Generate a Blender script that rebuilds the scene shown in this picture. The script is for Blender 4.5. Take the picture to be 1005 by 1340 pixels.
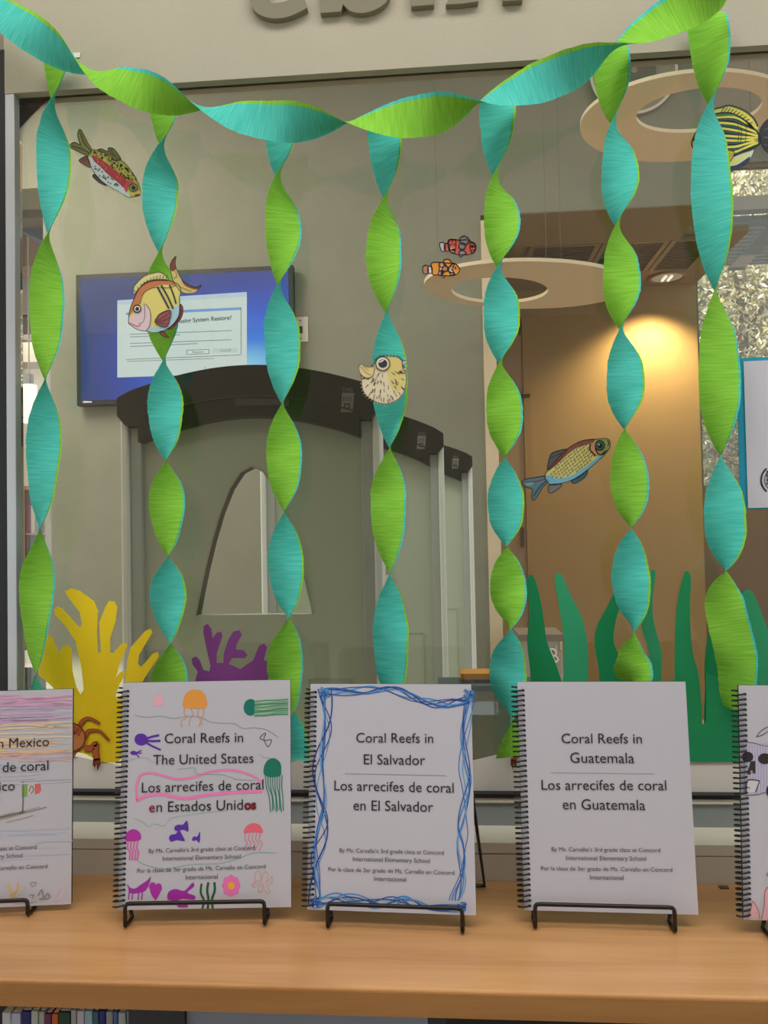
import bpy, bmesh, math, random
from mathutils import Vector, Matrix
from mathutils.geometry import tessellate_polygon

for o in list(bpy.data.objects):
    bpy.data.objects.remove(o)
SC = bpy.context.scene
COL = SC.collection
random.seed(7)
PI = math.pi

# ------------------------------------------------------------------ camera
F = 1006.0
EYE = Vector((0, 0, 1.49))
ROT = (Matrix.Rotation(math.radians(4.26), 3, 'Z') @ Matrix.Rotation(math.radians(91.66), 3, 'X')
       @ Matrix.Rotation(math.radians(-1.1), 3, 'Z'))
cd = bpy.data.cameras.new('camera')
cam = bpy.data.objects.new('camera', cd)
COL.objects.link(cam)
cd.sensor_fit = 'VERTICAL'
cd.sensor_height = 24
cd.lens = F * 24 / 1340
cd.clip_start = 0.02
cam.matrix_world = Matrix.Translation(EYE) @ ROT.to_4x4()
SC.camera = cam

def ray(u, v):
    return ROT @ Vector(((u - 502.5) / F, -(v - 670) / F, -1))
def P(u, v, Y):                       # a point at the real depth Y
    k = ray(u, v)
    return EYE + k * (Y / k.y)
def PZ(u, v, z):                      # a point at the real height z
    k = ray(u, v)
    return EYE + k * ((z - EYE.z) / k.z)
def PP(u, v, o, n):                   # a point on a plane
    k = ray(u, v)
    return EYE + k * ((o - EYE).dot(n) / k.dot(n))
def proj(p):
    q = ROT.transposed() @ (p - EYE)
    return 502.5 + F * q.x / -q.z, 670 - F * q.y / -q.z

# ------------------------------------------------------------------ world, sun, lights, exposure
w = bpy.data.worlds.new('world')
SC.world = w
w.use_nodes = True
w.node_tree.nodes['Background'].inputs[0].default_value = (0.86, 0.93, 1.0, 1)
w.node_tree.nodes['Background'].inputs[1].default_value = 1.35
SC.view_settings.view_transform = 'Standard'
SC.view_settings.look = 'None'
SC.view_settings.exposure = 0.0
SC.view_settings.gamma = 1.0
SC.view_settings.use_curve_mapping = False

def light(name, kind, loc, rot, energy, color=(1, 1, 1), size=1.0, size_y=None, **kw):
    d = bpy.data.lights.new(name, kind)
    d.energy = energy
    d.color = color
    if kind == 'AREA':
        d.size = size
        if size_y:
            d.shape = 'RECTANGLE'; d.size_y = size_y
    elif kind != 'SUN':
        d.shadow_soft_size = size
    for k, v in kw.items():
        setattr(d, k, v)
    o = bpy.data.objects.new(name, d)
    COL.objects.link(o)
    o.location = loc
    o.rotation_euler = rot
    return o
light('sun', 'SUN', (0, 0, 9), (math.radians(42), 0, math.radians(-12)), 9.0, (1, .94, .84), angle=math.radians(1))
light('added_lobby_fill', 'AREA', (0.2, 0.1, 3.34), (math.radians(14), 0, 0), 46, (1, .98, .95), 3.2, .8)  # unseen area lamp, added to light the book covers and counter side
light('added_wall_wash_left', 'AREA', (-2.7, 3.0, 4.4), (0, 0, 0), 125, (1, .9, .74), 1.6, 1.6)  # added lamp without a fixture, washes the left of the back wall lighter
light('hall_ceiling_light_middle', 'AREA', (0.3, 2.6, 4.4), (0, 0, 0), 16, (1, .97, .9), 1.6, 1.6)
light('added_gate_fill', 'AREA', (-.2, 1.5, 4.45), (math.radians(12), 0, 0), 30, (1, .98, .93), 3.2, .25)  # added lamp just behind the glass, brightens the gate fronts
light('alcove_downlight_beam', 'SPOT', P(868, 372, 6.0) + Vector((-.06, -.07, -.06)), (0, 0, 0), 200, (1, .77, .44), .05,
      spot_size=math.radians(128), spot_blend=.8)
light('reading_room_light', 'AREA', (-4.6, 7.4, 3.6), (0, 0, 0), 42, (1, .93, .82), 1.6, 1.6)

# ------------------------------------------------------------------ materials
def lin(c):
    r = []
    for x in c:
        x /= 255.0
        r.append(x / 12.92 if x <= .04045 else ((x + .055) / 1.055) ** 2.4)
    return (*r, 1)
MATS = {}
def mat(c, rough=.7, metal=0, coat=0, emit=0, var=0, vscale=20, bump=0, bscale=60, stretch=(1, 1, 1), name=None, spec=.5):
    key = (tuple(c), rough, metal, coat, emit, var, vscale, bump, bscale, stretch, spec)
    if key in MATS:
        return MATS[key]
    m = bpy.data.materials.new(name or 'surface_%02x%02x%02x' % tuple(int(x) for x in c))
    m.use_nodes = True
    nt = m.node_tree
    b = nt.nodes['Principled BSDF']
    b.inputs['Base Color'].default_value = lin(c)
    b.inputs['Roughness'].default_value = rough
    b.inputs['Metallic'].default_value = metal
    b.inputs['Coat Weight'].default_value = coat
    b.inputs['Coat Roughness'].default_value = .12
    b.inputs['Specular IOR Level'].default_value = spec
    if emit:
        b.inputs['Base Color'].default_value = (.02, .02, .02, 1)
        b.inputs['Emission Color'].default_value = lin(c)
        b.inputs['Emission Strength'].default_value = emit
    if var or bump:
        tc = nt.nodes.new('ShaderNodeTexCoord')
        mp = nt.nodes.new('ShaderNodeMapping')
        mp.inputs['Scale'].default_value = stretch
        nt.links.new(tc.outputs['Object'], mp.inputs[0])
    if var:
        n = nt.nodes.new('ShaderNodeTexNoise')
        n.inputs['Scale'].default_value = vscale
        n.inputs['Detail'].default_value = 5
        nt.links.new(mp.outputs[0], n.inputs[0])
        r = nt.nodes.new('ShaderNodeValToRGB')
        r.color_ramp.elements[0].position = .3
        r.color_ramp.elements[1].position = .7
        a = lin(c)
        r.color_ramp.elements[0].color = (*[x * (1 - var) for x in a[:3]], 1)
        r.color_ramp.elements[1].color = (*[min(1, x * (1 + var)) for x in a[:3]], 1)
        nt.links.new(n.outputs[0], r.inputs[0])
        nt.links.new(r.outputs[0], b.inputs['Base Color'])
    if bump:
        n2 = nt.nodes.new('ShaderNodeTexNoise')
        n2.inputs['Scale'].default_value = bscale
        n2.inputs['Detail'].default_value = 3
        nt.links.new(mp.outputs[0], n2.inputs[0])
        bu = nt.nodes.new('ShaderNodeBump')
        bu.inputs['Strength'].default_value = bump
        bu.inputs['Distance'].default_value = .003
        nt.links.new(n2.outputs[0], bu.inputs['Height'])
        nt.links.new(bu.outputs[0], b.inputs['Normal'])
    MATS[key] = m
    return m

def crepe(name, c, c2):
    m = bpy.data.materials.new(name)
    m.use_nodes = True
    nt = m.node_tree
    b = nt.nodes['Principled BSDF']
    b.inputs['Roughness'].default_value = .85
    b.inputs['Specular IOR Level'].default_value = .15
    uv = nt.nodes.new('ShaderNodeUVMap')
    mp = nt.nodes.new('ShaderNodeMapping')
    mp.inputs['Scale'].default_value = (1, .055, 1)
    nt.links.new(uv.outputs[0], mp.inputs[0])
    n = nt.nodes.new('ShaderNodeTexNoise')
    n.inputs['Scale'].default_value = 420
    n.inputs['Detail'].default_value = 4
    nt.links.new(mp.outputs[0], n.inputs[0])
    n3 = nt.nodes.new('ShaderNodeTexNoise')
    n3.inputs['Scale'].default_value = 130
    n3.inputs['Detail'].default_value = 2
    nt.links.new(mp.outputs[0], n3.inputs[0])
    r = nt.nodes.new('ShaderNodeValToRGB')
    r.color_ramp.elements[0].position = .25
    r.color_ramp.elements[1].position = .75
    r.color_ramp.elements[0].color = lin(c2)
    r.color_ramp.elements[1].color = lin(c)
    nt.links.new(n.outputs[0], r.inputs[0])
    nt.links.new(r.outputs[0], b.inputs['Base Color'])
    bu = nt.nodes.new('ShaderNodeBump')
    bu.inputs['Strength'].default_value = .4
    bu.inputs['Distance'].default_value = .0012
    nt.links.new(n3.outputs[0], bu.inputs['Height'])
    bu2 = nt.nodes.new('ShaderNodeBump')
    bu2.inputs['Strength'].default_value = .5
    bu2.inputs['Distance'].default_value = .0006
    nt.links.new(n.outputs[0], bu2.inputs['Height'])
    nt.links.new(bu.outputs[0], bu2.inputs['Normal'])
    nt.links.new(bu2.outputs[0], b.inputs['Normal'])
    tr = nt.nodes.new('ShaderNodeBsdfTranslucent')
    nt.links.new(r.outputs[0], tr.inputs[0])
    mx = nt.nodes.new('ShaderNodeMixShader')
    mx.inputs[0].default_value = .12
    out = nt.nodes['Material Output']
    nt.links.new(b.outputs[0], mx.inputs[1])
    nt.links.new(tr.outputs[0], mx.inputs[2])
    nt.links.new(mx.outputs[0], out.inputs[0])
    return m

def glass_mat():
    m = bpy.data.materials.new('window_glass')
    m.use_nodes = True
    nt = m.node_tree
    nt.nodes.remove(nt.nodes['Principled BSDF'])
    t = nt.nodes.new('ShaderNodeBsdfTransparent')
    t.inputs[0].default_value = (.93, .95, .91, 1)
    g = nt.nodes.new('ShaderNodeBsdfGlossy')
    g.inputs['Roughness'].default_value = 0.0
    g.inputs[0].default_value = (1, 1, 1, 1)
    fr = nt.nodes.new('ShaderNodeFresnel')
    fr.inputs[0].default_value = 1.6
    mx = nt.nodes.new('ShaderNodeMixShader')
    nt.links.new(fr.outputs[0], mx.inputs[0])
    nt.links.new(t.outputs[0], mx.inputs[1])
    nt.links.new(g.outputs[0], mx.inputs[2])
    nt.links.new(mx.outputs[0], nt.nodes['Material Output'].inputs[0])
    return m

def wood_mat(name, c1, c2, rough=.35, coat=.25, axis=0, tint=None):
    m = bpy.data.materials.new(name)
    m.use_nodes = True
    nt = m.node_tree
    b = nt.nodes['Principled BSDF']
    b.inputs['Roughness'].default_value = rough
    b.inputs['Coat Weight'].default_value = coat
    b.inputs['Coat Roughness'].default_value = .22
    tc = nt.nodes.new('ShaderNodeTexCoord')
    mp = nt.nodes.new('ShaderNodeMapping')
    s = [18, 18, 18]; s[axis] = 1.4
    mp.inputs['Scale'].default_value = s
    nt.links.new(tc.outputs['Object'], mp.inputs[0])
    n = nt.nodes.new('ShaderNodeTexNoise')
    n.inputs['Scale'].default_value = 1.6
    n.inputs['Detail'].default_value = 8
    n.inputs['Distortion'].default_value = .6
    nt.links.new(mp.outputs[0], n.inputs[0])
    r = nt.nodes.new('ShaderNodeValToRGB')
    r.color_ramp.elements[0].position = .3
    r.color_ramp.elements[1].position = .72
    r.color_ramp.elements[0].color = lin(c1)
    r.color_ramp.elements[1].color = lin(c2)
    nt.links.new(n.outputs[0], r.inputs[0])
    n2 = nt.nodes.new('ShaderNodeTexNoise')
    n2.inputs['Scale'].default_value = 260
    mp2 = nt.nodes.new('ShaderNodeMapping')
    s2 = [1, 1, 1]; s2[axis] = .03
    mp2.inputs['Scale'].default_value = s2
    nt.links.new(tc.outputs['Object'], mp2.inputs[0])
    nt.links.new(mp2.outputs[0], n2.inputs[0])
    mx = nt.nodes.new('ShaderNodeMixRGB')
    mx.blend_type = 'MULTIPLY'
    mx.inputs[0].default_value = .16
    nt.links.new(r.outputs[0], mx.inputs[1])
    nt.links.new(n2.outputs[0], mx.inputs[2])
    nt.links.new(mx.outputs[0], b.inputs['Base Color'])
    return m

M_TEAL = crepe('teal_crepe_paper', (104, 220, 206), (66, 196, 182))
M_GREEN = crepe('green_crepe_paper', (158, 224, 86), (126, 200, 54))
M_WALLF = mat((182, 175, 156), .9, var=.03, vscale=6, bump=.25, bscale=500, name='tan_plaster')
M_WALLB = mat((136, 136, 124), .95, var=.04, vscale=5, bump=.6, bscale=160, name='grey_plaster')
M_ALU = mat((196, 200, 204), .35, metal=.55, name='brushed_aluminium')
M_BLACK = mat((16, 19, 22), .45, name='black_metal')
M_WIRE = mat((10, 10, 11), .32, spec=.5, name='black_wire')
M_COUNTER = wood_mat('maple_counter', (206, 150, 96), (236, 180, 122), .34, .3)
M_COUNTER_E = wood_mat('maple_counter_edge', (156, 108, 56), (176, 126, 72), .45, .1)
M_PAPER = mat((196, 196, 206), .42, var=.01, vscale=8, spec=.45, name='white_paper')
M_GLASS = glass_mat()

# ------------------------------------------------------------------ mesh helpers
class MB:
    def __init__(s):
        s.v = []; s.f = []; s.m = []; s.mats = []; s.uv = None; s.smooth = False
    def mi(s, m):
        if m not in s.mats:
            s.mats.append(m)
        return s.mats.index(m)
    def add(s, vs, fs, m):
        o = len(s.v); k = s.mi(m)
        s.v += [Vector(v) for v in vs]
        for f in fs:
            s.f.append(tuple(i + o for i in f)); s.m.append(k)
        return s
    def box(s, x0, x1, y0, y1, z0, z1, m):
        return s.add([(x0, y0, z0), (x1, y0, z0), (x1, y1, z0), (x0, y1, z0), (x0, y0, z1), (x1, y0, z1), (x1, y1, z1), (x0, y1, z1)],
                     [(0, 3, 2, 1), (4, 5, 6, 7), (0, 1, 5, 4), (1, 2, 6, 5), (2, 3, 7, 6), (3, 0, 4, 7)], m)
    def prism(s, pts, off, m, back=True):
        # pts: 3D outline of the front face, off: vector to the back face
        pts = [Vector(p) for p in pts]
        n = len(pts)
        tri = tessellate_polygon([pts])
        nrm = Vector()
        for i in range(n):
            a, b = pts[i], pts[(i + 1) % n]
            nrm += a.cross(b)
        fl = nrm.dot(off) > 0
        fs = []
        for t in tri:
            a, b, c = t
            tn = (pts[b] - pts[a]).cross(pts[c] - pts[a])
            if tn.dot(off) > 0:
                t = (a, c, b)
            fs.append(tuple(t))
            if back:
                fs.append((t[0] + n, t[2] + n, t[1] + n))
        if back:
            for i in range(n):
                j = (i + 1) % n
                fs.append((i, j, j + n, i + n) if fl else (j, i, i + n, j + n))
            return s.add(pts + [p + off for p in pts], fs, m)
        return s.add(pts, fs, m)
    def tube(s, pts, r, m, k=8, closed=False):
        pts = [Vector(p) for p in pts]
        n = len(pts); vs = []; fs = []
        prev = None
        for i, p in enumerate(pts):
            if closed:
                t = (pts[(i + 1) % n] - pts[i - 1]).normalized()
            else:
                t = (pts[min(i + 1, n - 1)] - pts[max(i - 1, 0)]).normalized()
            if prev is None:
                a = t.cross(Vector((.3, .5, .81)))
                if a.length < .1: a = t.cross(Vector((1, 0, 0)))
            else:
                a = prev - t * prev.dot(t)
            a.normalize(); prev = a
            b = t.cross(a)
            rr = r[i] if isinstance(r, (list, tuple)) else r
            for j in range(k):
                q = 2 * PI * j / k
                vs.append(p + (a * math.cos(q) + b * math.sin(q)) * rr)
        for i in range(n if closed else n - 1):
            for j in range(k):
                i2 = (i + 1) % n
                fs.append((i * k + j, i * k + (j + 1) % k, i2 * k + (j + 1) % k, i2 * k + j))
        if not closed:
            fs.append(tuple(range(k))[::-1]); fs.append(tuple((n - 1) * k + j for j in range(k)))
        return s.add(vs, fs, m)
    def strip(s, pts, wd, n, m):       # flat stroke on a surface with normal n
        pts = [Vector(p) for p in pts]
        vs = []
        N = len(pts)
        for i, p in enumerate(pts):
            t = (pts[min(i + 1, N - 1)] - pts[max(i - 1, 0)])
            if t.length < 1e-9: t = Vector((1, 0, 0))
            q = t.cross(n).normalized() * (wd[i] if isinstance(wd, list) else wd) / 2
            vs += [p - q, p + q]
        return s.add(vs, [(2 * i, 2 * i + 1, 2 * i + 3, 2 * i + 2) for i in range(N - 1)], m)
    def build(s, name, parent=None, label=None, cat=None, group=None, kind=None, bevel=0, smooth=False, loc=None):
        me = bpy.data.meshes.new(name)
        c = Vector(loc) if loc is not None else None
        pl = parent.matrix_world.translation if parent else Vector()
        base = c if c is not None else pl
        me.from_pydata([tuple(v - base) for v in s.v], [], s.f)
        for m in s.mats: me.materials.append(m)
        me.polygons.foreach_set('material_index', s.m)
        if smooth:
            me.polygons.foreach_set('use_smooth', [True] * len(s.f))
        me.update()
        o = bpy.data.objects.new(name, me)
        COL.objects.link(o)
        if parent:
            o.parent = parent
            o.location = base - pl
            o.matrix_world = Matrix.Translation(base)
        else:
            o.location = base
            o.matrix_world = Matrix.Translation(base)
        if bevel:
            b = o.modifiers.new('bevel', 'BEVEL')
            b.width = bevel; b.segments = 2; b.limit_method = 'ANGLE'
        tag(o, label, cat, group, kind)
        return o

def tag(o, label=None, cat=None, group=None, kind=None):
    if label: o['label'] = label
    if cat: o['category'] = cat
    if group: o['group'] = group
    if kind: o['kind'] = kind
    return o
def thing(name, loc, label, cat, group=None):
    o = bpy.data.objects.new(name, None)
    o.empty_display_size = .05
    COL.objects.link(o)
    o.location = loc
    o.matrix_world = Matrix.Translation(Vector(loc))
    return tag(o, label, cat, group)
def pxbox(mb, u0, v0, u1, v1, Y, depth, m):
    a = P(u0, v0, Y); b = P(u1, v1, Y)
    c = P(u0, v1, Y); d = P(u1, v0, Y)
    x0 = (a.x + c.x) / 2; x1 = (b.x + d.x) / 2; z1 = (a.z + d.z) / 2; z0 = (b.z + c.z) / 2
    return mb.box(x0, x1, Y, Y + depth, z0, z1, m)
def smooth_line(pts, n=6, closed=False):
    out = []
    N = len(pts)
    rng = range(N if closed else N - 1)
    for i in rng:
        g = (lambda k: pts[k % N]) if closed else (lambda k: pts[max(0, min(N - 1, k))])
        p0, p1, p2, p3 = g(i - 1), g(i), g(i + 1), g(i + 2)
        for j in range(n):
            t = j / n
            out.append(tuple(.5 * (2 * b + (c - a) * t + (2 * a - 5 * b + 4 * c - d) * t * t + (3 * b - a - 3 * c + d) * t ** 3)
                             for a, b, c, d in zip(p0, p1, p2, p3)))
    if not closed: out.append(tuple(pts[-1]))
    return out
def circ(cx, cy, rx, ry=None, n=20, rot=0):
    ry = ry or rx
    r = []
    for i in range(n):
        a = 2 * PI * i / n
        x, y = rx * math.cos(a), ry * math.sin(a)
        r.append((cx + x * math.cos(rot) - y * math.sin(rot), cy + x * math.sin(rot) + y * math.cos(rot)))
    return r
def T(ox, oy, s, pts):
    return [(ox + x / s, oy + y / s) for x, y in pts]

# ------------------------------------------------------------------ setting: counter side
YW = 1.105      # face of the low wall behind the counter
YF = 0.842      # front edge of the counter
YG = 1.180      # window glass
YT = 1.165      # wall above the window
ZT = P(500, 91, YT).z
zs = P(300, 1324, YF).z
mb = MB()
mb.box(-2.6, 2.6, YF, YW, zs, 1.0, M_COUNTER)
cn = mb.build('counter', label='long maple worktop under the window carrying the row of spiral books', cat='counter', bevel=.002, loc=(0, .97, zs))
MB().box(-2.6, 2.6, YF - .0025, YF - .0002, zs + .001, .9965, M_COUNTER_E).build('edge_band', cn)

# cabinet carcass under it
M_DK = mat((44, 48, 54), .6, name='dark_panel'); M_GR = mat((128, 136, 150), .6, name='grey_panel')
sh = thing('bookcase', (-.62, .98, 0), 'low bookcase under the worktop with a row of books inside', 'bookcase')
xa = P(172, 1330, .87).x; xb = P(244, 1330, .87).x
zt = zs - .001
MB().box(xa, xb, .862, 1.09, 0, zt, M_DK).build('end_panel', sh)
MB().box(-1.5, xa, 1.07, 1.09, 0, zt, M_DK).build('back_panel', sh)
MB().box(-1.5, xa, .86, 1.07, zt - .32, zt - .30, M_COUNTER_E).build('shelf', sh)
MB().box(-1.52, -1.5, .86, 1.09, 0, zt, M_DK).build('side_panel', sh)
MB().box(-1.5, xa, .88, 1.07, 0, .08, M_DK).build('plinth', sh)
xc = P(560, 1335, .87).x
lc = thing('grey_cabinet', (.1, .98, 0), 'grey cabinet front under the worktop beside the dark panel', 'cabinet')
MB().box(xb + .001, xc, .868, 1.09, 0, zt, M_GR).build('door_panel', lc)
MB().box(xb + .001, xc, .88, 1.08, .001, .06, M_DK).build('plinth', lc)
dc = thing('dark_cabinet', (1, .98, 0), 'black open cabinet under the right half of the worktop', 'cabinet')
MB().box(xc + .001, 2.5, 1.05, 1.09, 0, zt, M_BLACK).build('back_panel', dc)
MB().box(xc + .001, xc + .02, .868, 1.05, 0, zt, M_DK).build('side_panel', dc)
MB().box(2.48, 2.5, .868, 1.05, 0, zt, M_DK).build('side_panel', dc)
MB().box(xc + .02, 2.48, .868, 1.05, zt - .04, zt - .001, M_BLACK).build('rail', dc)
# books on the low shelf
bcols = [((190, 196, 204), 'pale grey'), ((176, 182, 204), 'lilac grey'), ((24, 34, 104), 'navy'), ((168, 180, 172), 'grey green'), ((160, 160, 156), 'mid grey'),
         ((102, 38, 84), 'plum'), ((186, 92, 34), 'orange'), ((20, 62, 46), 'dark green'), ((150, 160, 156), 'ash grey'), ((186, 178, 190), 'pinkish white'),
         ((140, 176, 190), 'sky blue'), ((58, 92, 110), 'slate blue'), ((26, 40, 120), 'royal blue'), ((150, 150, 150), 'plain grey'), ((70, 110, 170), 'mid blue'), ((176, 190, 188), 'minty grey'), ((118, 150, 150), 'teal grey')]
edges = [2, 14, 27, 40, 50, 58, 67, 76, 92, 100, 110, 121, 129, 138, 148, 154, 165, 171]
for i, (c, nm) in enumerate(bcols):
    x0 = P(edges[i] + .5, 1330, .885).x; x1 = P(edges[i + 1] - .5, 1330, .885).x
    z1 = P(edges[i], (1322 + [3, 4, 2, 1, 2, 5, 5, 3, 0, 1, 1, 2, 1, 2, 2, 3, 2][i]), .885).z
    nb = ['navy spine', 'plum spine', 'orange spine', 'dark green spine', 'royal blue spine']
    lab = '%s book on the shelf below the counter%s' % (nm, '' if i == 0 else ', right of the %s one' % bcols[i - 1][1])
    t = thing('book', ((x0 + x1) / 2, .96, zt - .3), lab, 'book', 'books on the shelf below the counter')
    z0 = zt - .2995
    MB().box(x0, x1, .885, 1.03, z0, z1, mat(c, .5)).build('cover', t, bevel=.0012)
    MB().box(x0 + .0012, x1 - .0012, .889, 1.032, z0 + .002, z1 + .0006, mat((225, 220, 208), .8)).build('pages', t)

# low wall and window frame
st = 'structure'
M_SILL = mat((214, 208, 192), .7, name='tan_sill')
M_SILLG = mat((138, 144, 142), .6, name='grey_frame')
z_l = 1.052
MB().box(-2.6, 2.6, YW, 1.30, 0, 1.036, M_SILL).box(-2.6, 2.6, YW + .0015, 1.30, 1.036, 1.0375, mat((96, 88, 78), .8)).box(-2.6, 2.6, YW, 1.30, 1.0375, z_l, M_SILL).build('wall_front', kind=st)
MB().box(-2.6, 2.6, 1.170, 1.30, z_l, 1.087, M_SILLG).build('trim_1', kind=st)
MB().box(-2.6, 2.6, 1.166, 1.30, 1.087, 1.0945, M_SILL).build('trim_2', kind=st)
MB().box(-.8, 2.6, 1.164, 1.30, 1.0945, 1.1005, M_BLACK).build('trim_3', kind=st)
zg = 1.1005
xl = P(20.5, 500, 1.165).x + .0003
win = thing('window_1', (0, YG, zg), None, None)
win['kind'] = st
MB().box(xl, 2.55, YG, YG + .006, zg, ZT, M_GLASS).build('pane', win)
x0 = P(8, 500, 1.165).x
MB().box(x0, P(20.5, 500, 1.165).x, 1.165, 1.188, zg, ZT - .0005, M_ALU).build('frame', win, bevel=.001)
MB().box(2.55, 2.6, 1.16, 1.26, zg, ZT, M_ALU).build('frame', win)
x1 = P(7.8, 500, 1.165).x
MB().box(-.95, x1, 1.165, 1.2, 1.1005, 2.28, M_BLACK).build('trim_4', kind=st)
xw = P(5, 60, YT).x
MB().box(xw, 2.6, YT, 1.20, ZT, 2.75, M_WALLF).build('wall_upper', kind=st)
MB().box(-2.6, -.95, 1.10, 1.3, 1.1, 2.75, M_WALLF).build('wall_left', kind=st)
# floor and ceilings
MB().box(-8, 8, -4, 12.5, -.05, 0, mat((176, 158, 134), .6, var=.05)).build('floor', kind=st)
MB().box(-5, 5, -4.6, 1.165, 3.4, 3.5, mat((205, 200, 192), .9)).build('ceiling_lobby', kind=st)
MB().box(-3.6, 3.6, -4.6, -4.5, 0, 3.4, mat((176, 170, 160), .9)).build('wall_behind', kind=st)
MB().box(-8, 2.6, 1.2, 8.8, 4.6, 4.7, mat((170, 166, 158), .9)).build('ceiling_hall', kind=st)
MB().box(-2.6, 2.6, 1.165, 1.20, 2.75, 4.7, M_WALLF).build('wall_clerestory', kind=st)

# letters on the upper wall (only their feet are in view)
M_LET = mat((128, 122, 100), .7, name='olive_letter')
def wallpoly(pts, Y, th, m, name, **k):
    q = [P(u, v, Y) for u, v in pts]
    return MB().prism(q, Vector((0, th, 0)), m).build(name, loc=sum(q, Vector()) / len(q), bevel=.0008, **k)
LT = YT - .012
def ltr(pts, lab, holes=None):
    wallpoly(pts, LT, .0115, M_LET, 'sign_letter', label=lab, cat='sign letter', group='olive letters on the wall above the window')
ltr(smooth_line([(326, -10), (328, 6), (338, 18), (356, 24), (376, 22), (393, 15), (402, 10)], 5)
    + [(399, -1), (396, -8)] + smooth_line([(388, -3), (372, 2), (358, 4), (351, 0), (350, -10)], 4)
    + smooth_line([(352, -24), (362, -28), (376, -22)], 4)
    + [(400, -26)] + smooth_line([(392, -44), (362, -50), (336, -36), (326, -10)], 4)[:-1], 'rounded olive wall letter farthest left above the window')
ltr([(418, -60), (443, -60), (443, -34)] + smooth_line([(450, -38), (472, -42), (498, -30), (510, -10), (504, 4), (490, 13), (474, 17), (460, 15), (452, 9), (449, 5)], 4) + [(446, 15), (419, 17)],
    'olive wall letter with a stem and a round bowl')
ltr([(536, -46), (560, -47), (561, -32), (568, -30), (568, 6), (538, 8.5)], 'narrow straight olive wall letter left of the slanting foot')
ltr([(598, -44), (626, -46), (626, 2), (604, 5), (583, 6), (590, -6), (596, -20)], 'olive wall letter with a wide slanting foot')
ltr([(656, -46), (684, -48), (684, 0), (658, 1.5)], 'olive wall letter farthest right, barely dipping into view')

# ------------------------------------------------------------------ hall behind the glass
WB = 4.6
xL = P(57, 400, WB).x; xR = P(634, 520, WB).x; zh = P(30, 247, WB).z
zb = P(800, 273, WB).z; xe = P(925, 200, WB).x
MB().box(xL, xR, WB, WB + .54, 0, 4.6, M_WALLB).box(-7, xL, WB, WB + .3, zh, 4.6, M_WALLB).box(xR, xe, WB, WB + .54, zb, 4.6, M_WALLB).build('wall_back', kind=st)
M_BRN = mat((150, 122, 82), .9, name='tan_alcove_paint')
M_SOF = mat((124, 108, 84), .9, name='brown_soffit')
M_CAS = mat((216, 196, 172), .6, name='cream_casing')
MB().box(xR, xR + .075, WB - .02, WB + .54, 0, P(632, 290, WB).z + .0, M_CAS).build('trim_5', kind=st)
MB().box(xR + .075, xe, WB + .002, WB + .54, zb - .006, zb - .0005, M_SOF).build('trim_6', kind=st)
# alcove
YA = 6.2
xA1 = P(913, 450, YA).x
zA = P(720, 379, YA).z
M_DBRN = mat((104, 84, 64), .9, name='dark_brown_paint')
MB().box(xR, xA1, YA, YA + .1, 0, zA + .3, M_BRN).build('wall_alcove', kind=st)
zwb = P(925, 640, YA).z; zwt = P(975, 212, YA).z
MB().box(xA1, 6.5, YA, YA + .12, 0, zwb, M_DBRN).build('wall_right_lower', kind=st)
MB().box(xe + .01, 6.5, YA, YA + .12, zwt, 4.7, M_WALLB).build('wall_right_upper', kind=st)
MB().box(xR, xR + .1, WB + .54, YA, 0, zb, M_BRN).build('wall_alcove_left', kind=st)
MB().box(xR, xA1, WB + .54, YA, zA, zA + .04, M_SOF).build('ceiling_alcove', kind=st)
# dark slatted ceiling panels in the alcove: frame and slats
y0s, y1s = WB + .56, 5.78
def slat_panel(xa, xb, lab):
    t = thing('slatted_ceiling_panel', ((xa + xb) / 2, 5.4, zA), lab, 'ceiling panel', 'slatted panels in the alcove ceiling')
    zc = zA - .002
    fr = MB()
    for (a, b, c, d) in ((xa, xb, y0s, y0s + .035), (xa, xb, y1s - .035, y1s), (xa, xa + .035, y0s + .035, y1s - .035), (xb - .035, xb, y0s + .035, y1s - .035)):
        fr.box(a, b, c, d, zc - .03, zc, mat((104, 92, 74), .6))
    fr.build('frame', t)
    n = 14
    for i in range(n):
        y = y0s + .05 + (y1s - y0s - .1) * i / (n - 1)
        MB().box(xa + .036, xb - .036, y - .012, y + .012, zc - .02, zc - .006, mat((62, 54, 46), .7)).build('slat', t)
    MB().box(xa + .036, xb - .036, y0s + .036, y1s - .036, zc - .004, zc, M_BLACK).build('backing', t)
xs = [P(690, 330, 5.3).x, P(784, 330, 5.3).x, P(872, 330, 5.3).x, P(934, 330, 5.3).x]
slat_panel(xs[0], xs[1] - .01, 'framed slatted vent panel farthest left in the alcove ceiling')
slat_panel(xs[1], xs[2] - .01, 'dark slatted ceiling panel in the middle of the alcove')
slat_panel(xs[2], xs[3], 'dark slatted ceiling panel nearest the outside window')
# recessed downlight
lc_ = P(873, 368, 6.0); lc_.z = zA
dl = thing('recessed_downlight', lc_, 'round recessed downlight in the alcove ceiling', 'ceiling light')
ring = MB(); n = 28
vs = []; fs = []
for i in range(n):
    a = 2 * PI * i / n
    for r, dz in ((.145, -.001), (.145, -.014), (.12, -.016), (.115, -.002)):
        vs.append(lc_ + Vector((r * math.cos(a), r * math.sin(a), dz)))
for i in range(n):
    j = (i + 1) % n
    for q in range(3):
        fs.append((i * 4 + q, j * 4 + q, j * 4 + q + 1, i * 4 + q + 1))
ring.add(vs, fs, mat((120, 92, 62), .5)).build('trim_ring', dl, smooth=True)
MB().prism([lc_ + Vector((.114 * math.cos(2 * PI * i / n), .114 * math.sin(2 * PI * i / n), -.006)) for i in range(n)], Vector((0, 0, .004)),
           mat((228, 205, 172), .4, emit=.35)).build('lens', dl)
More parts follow.
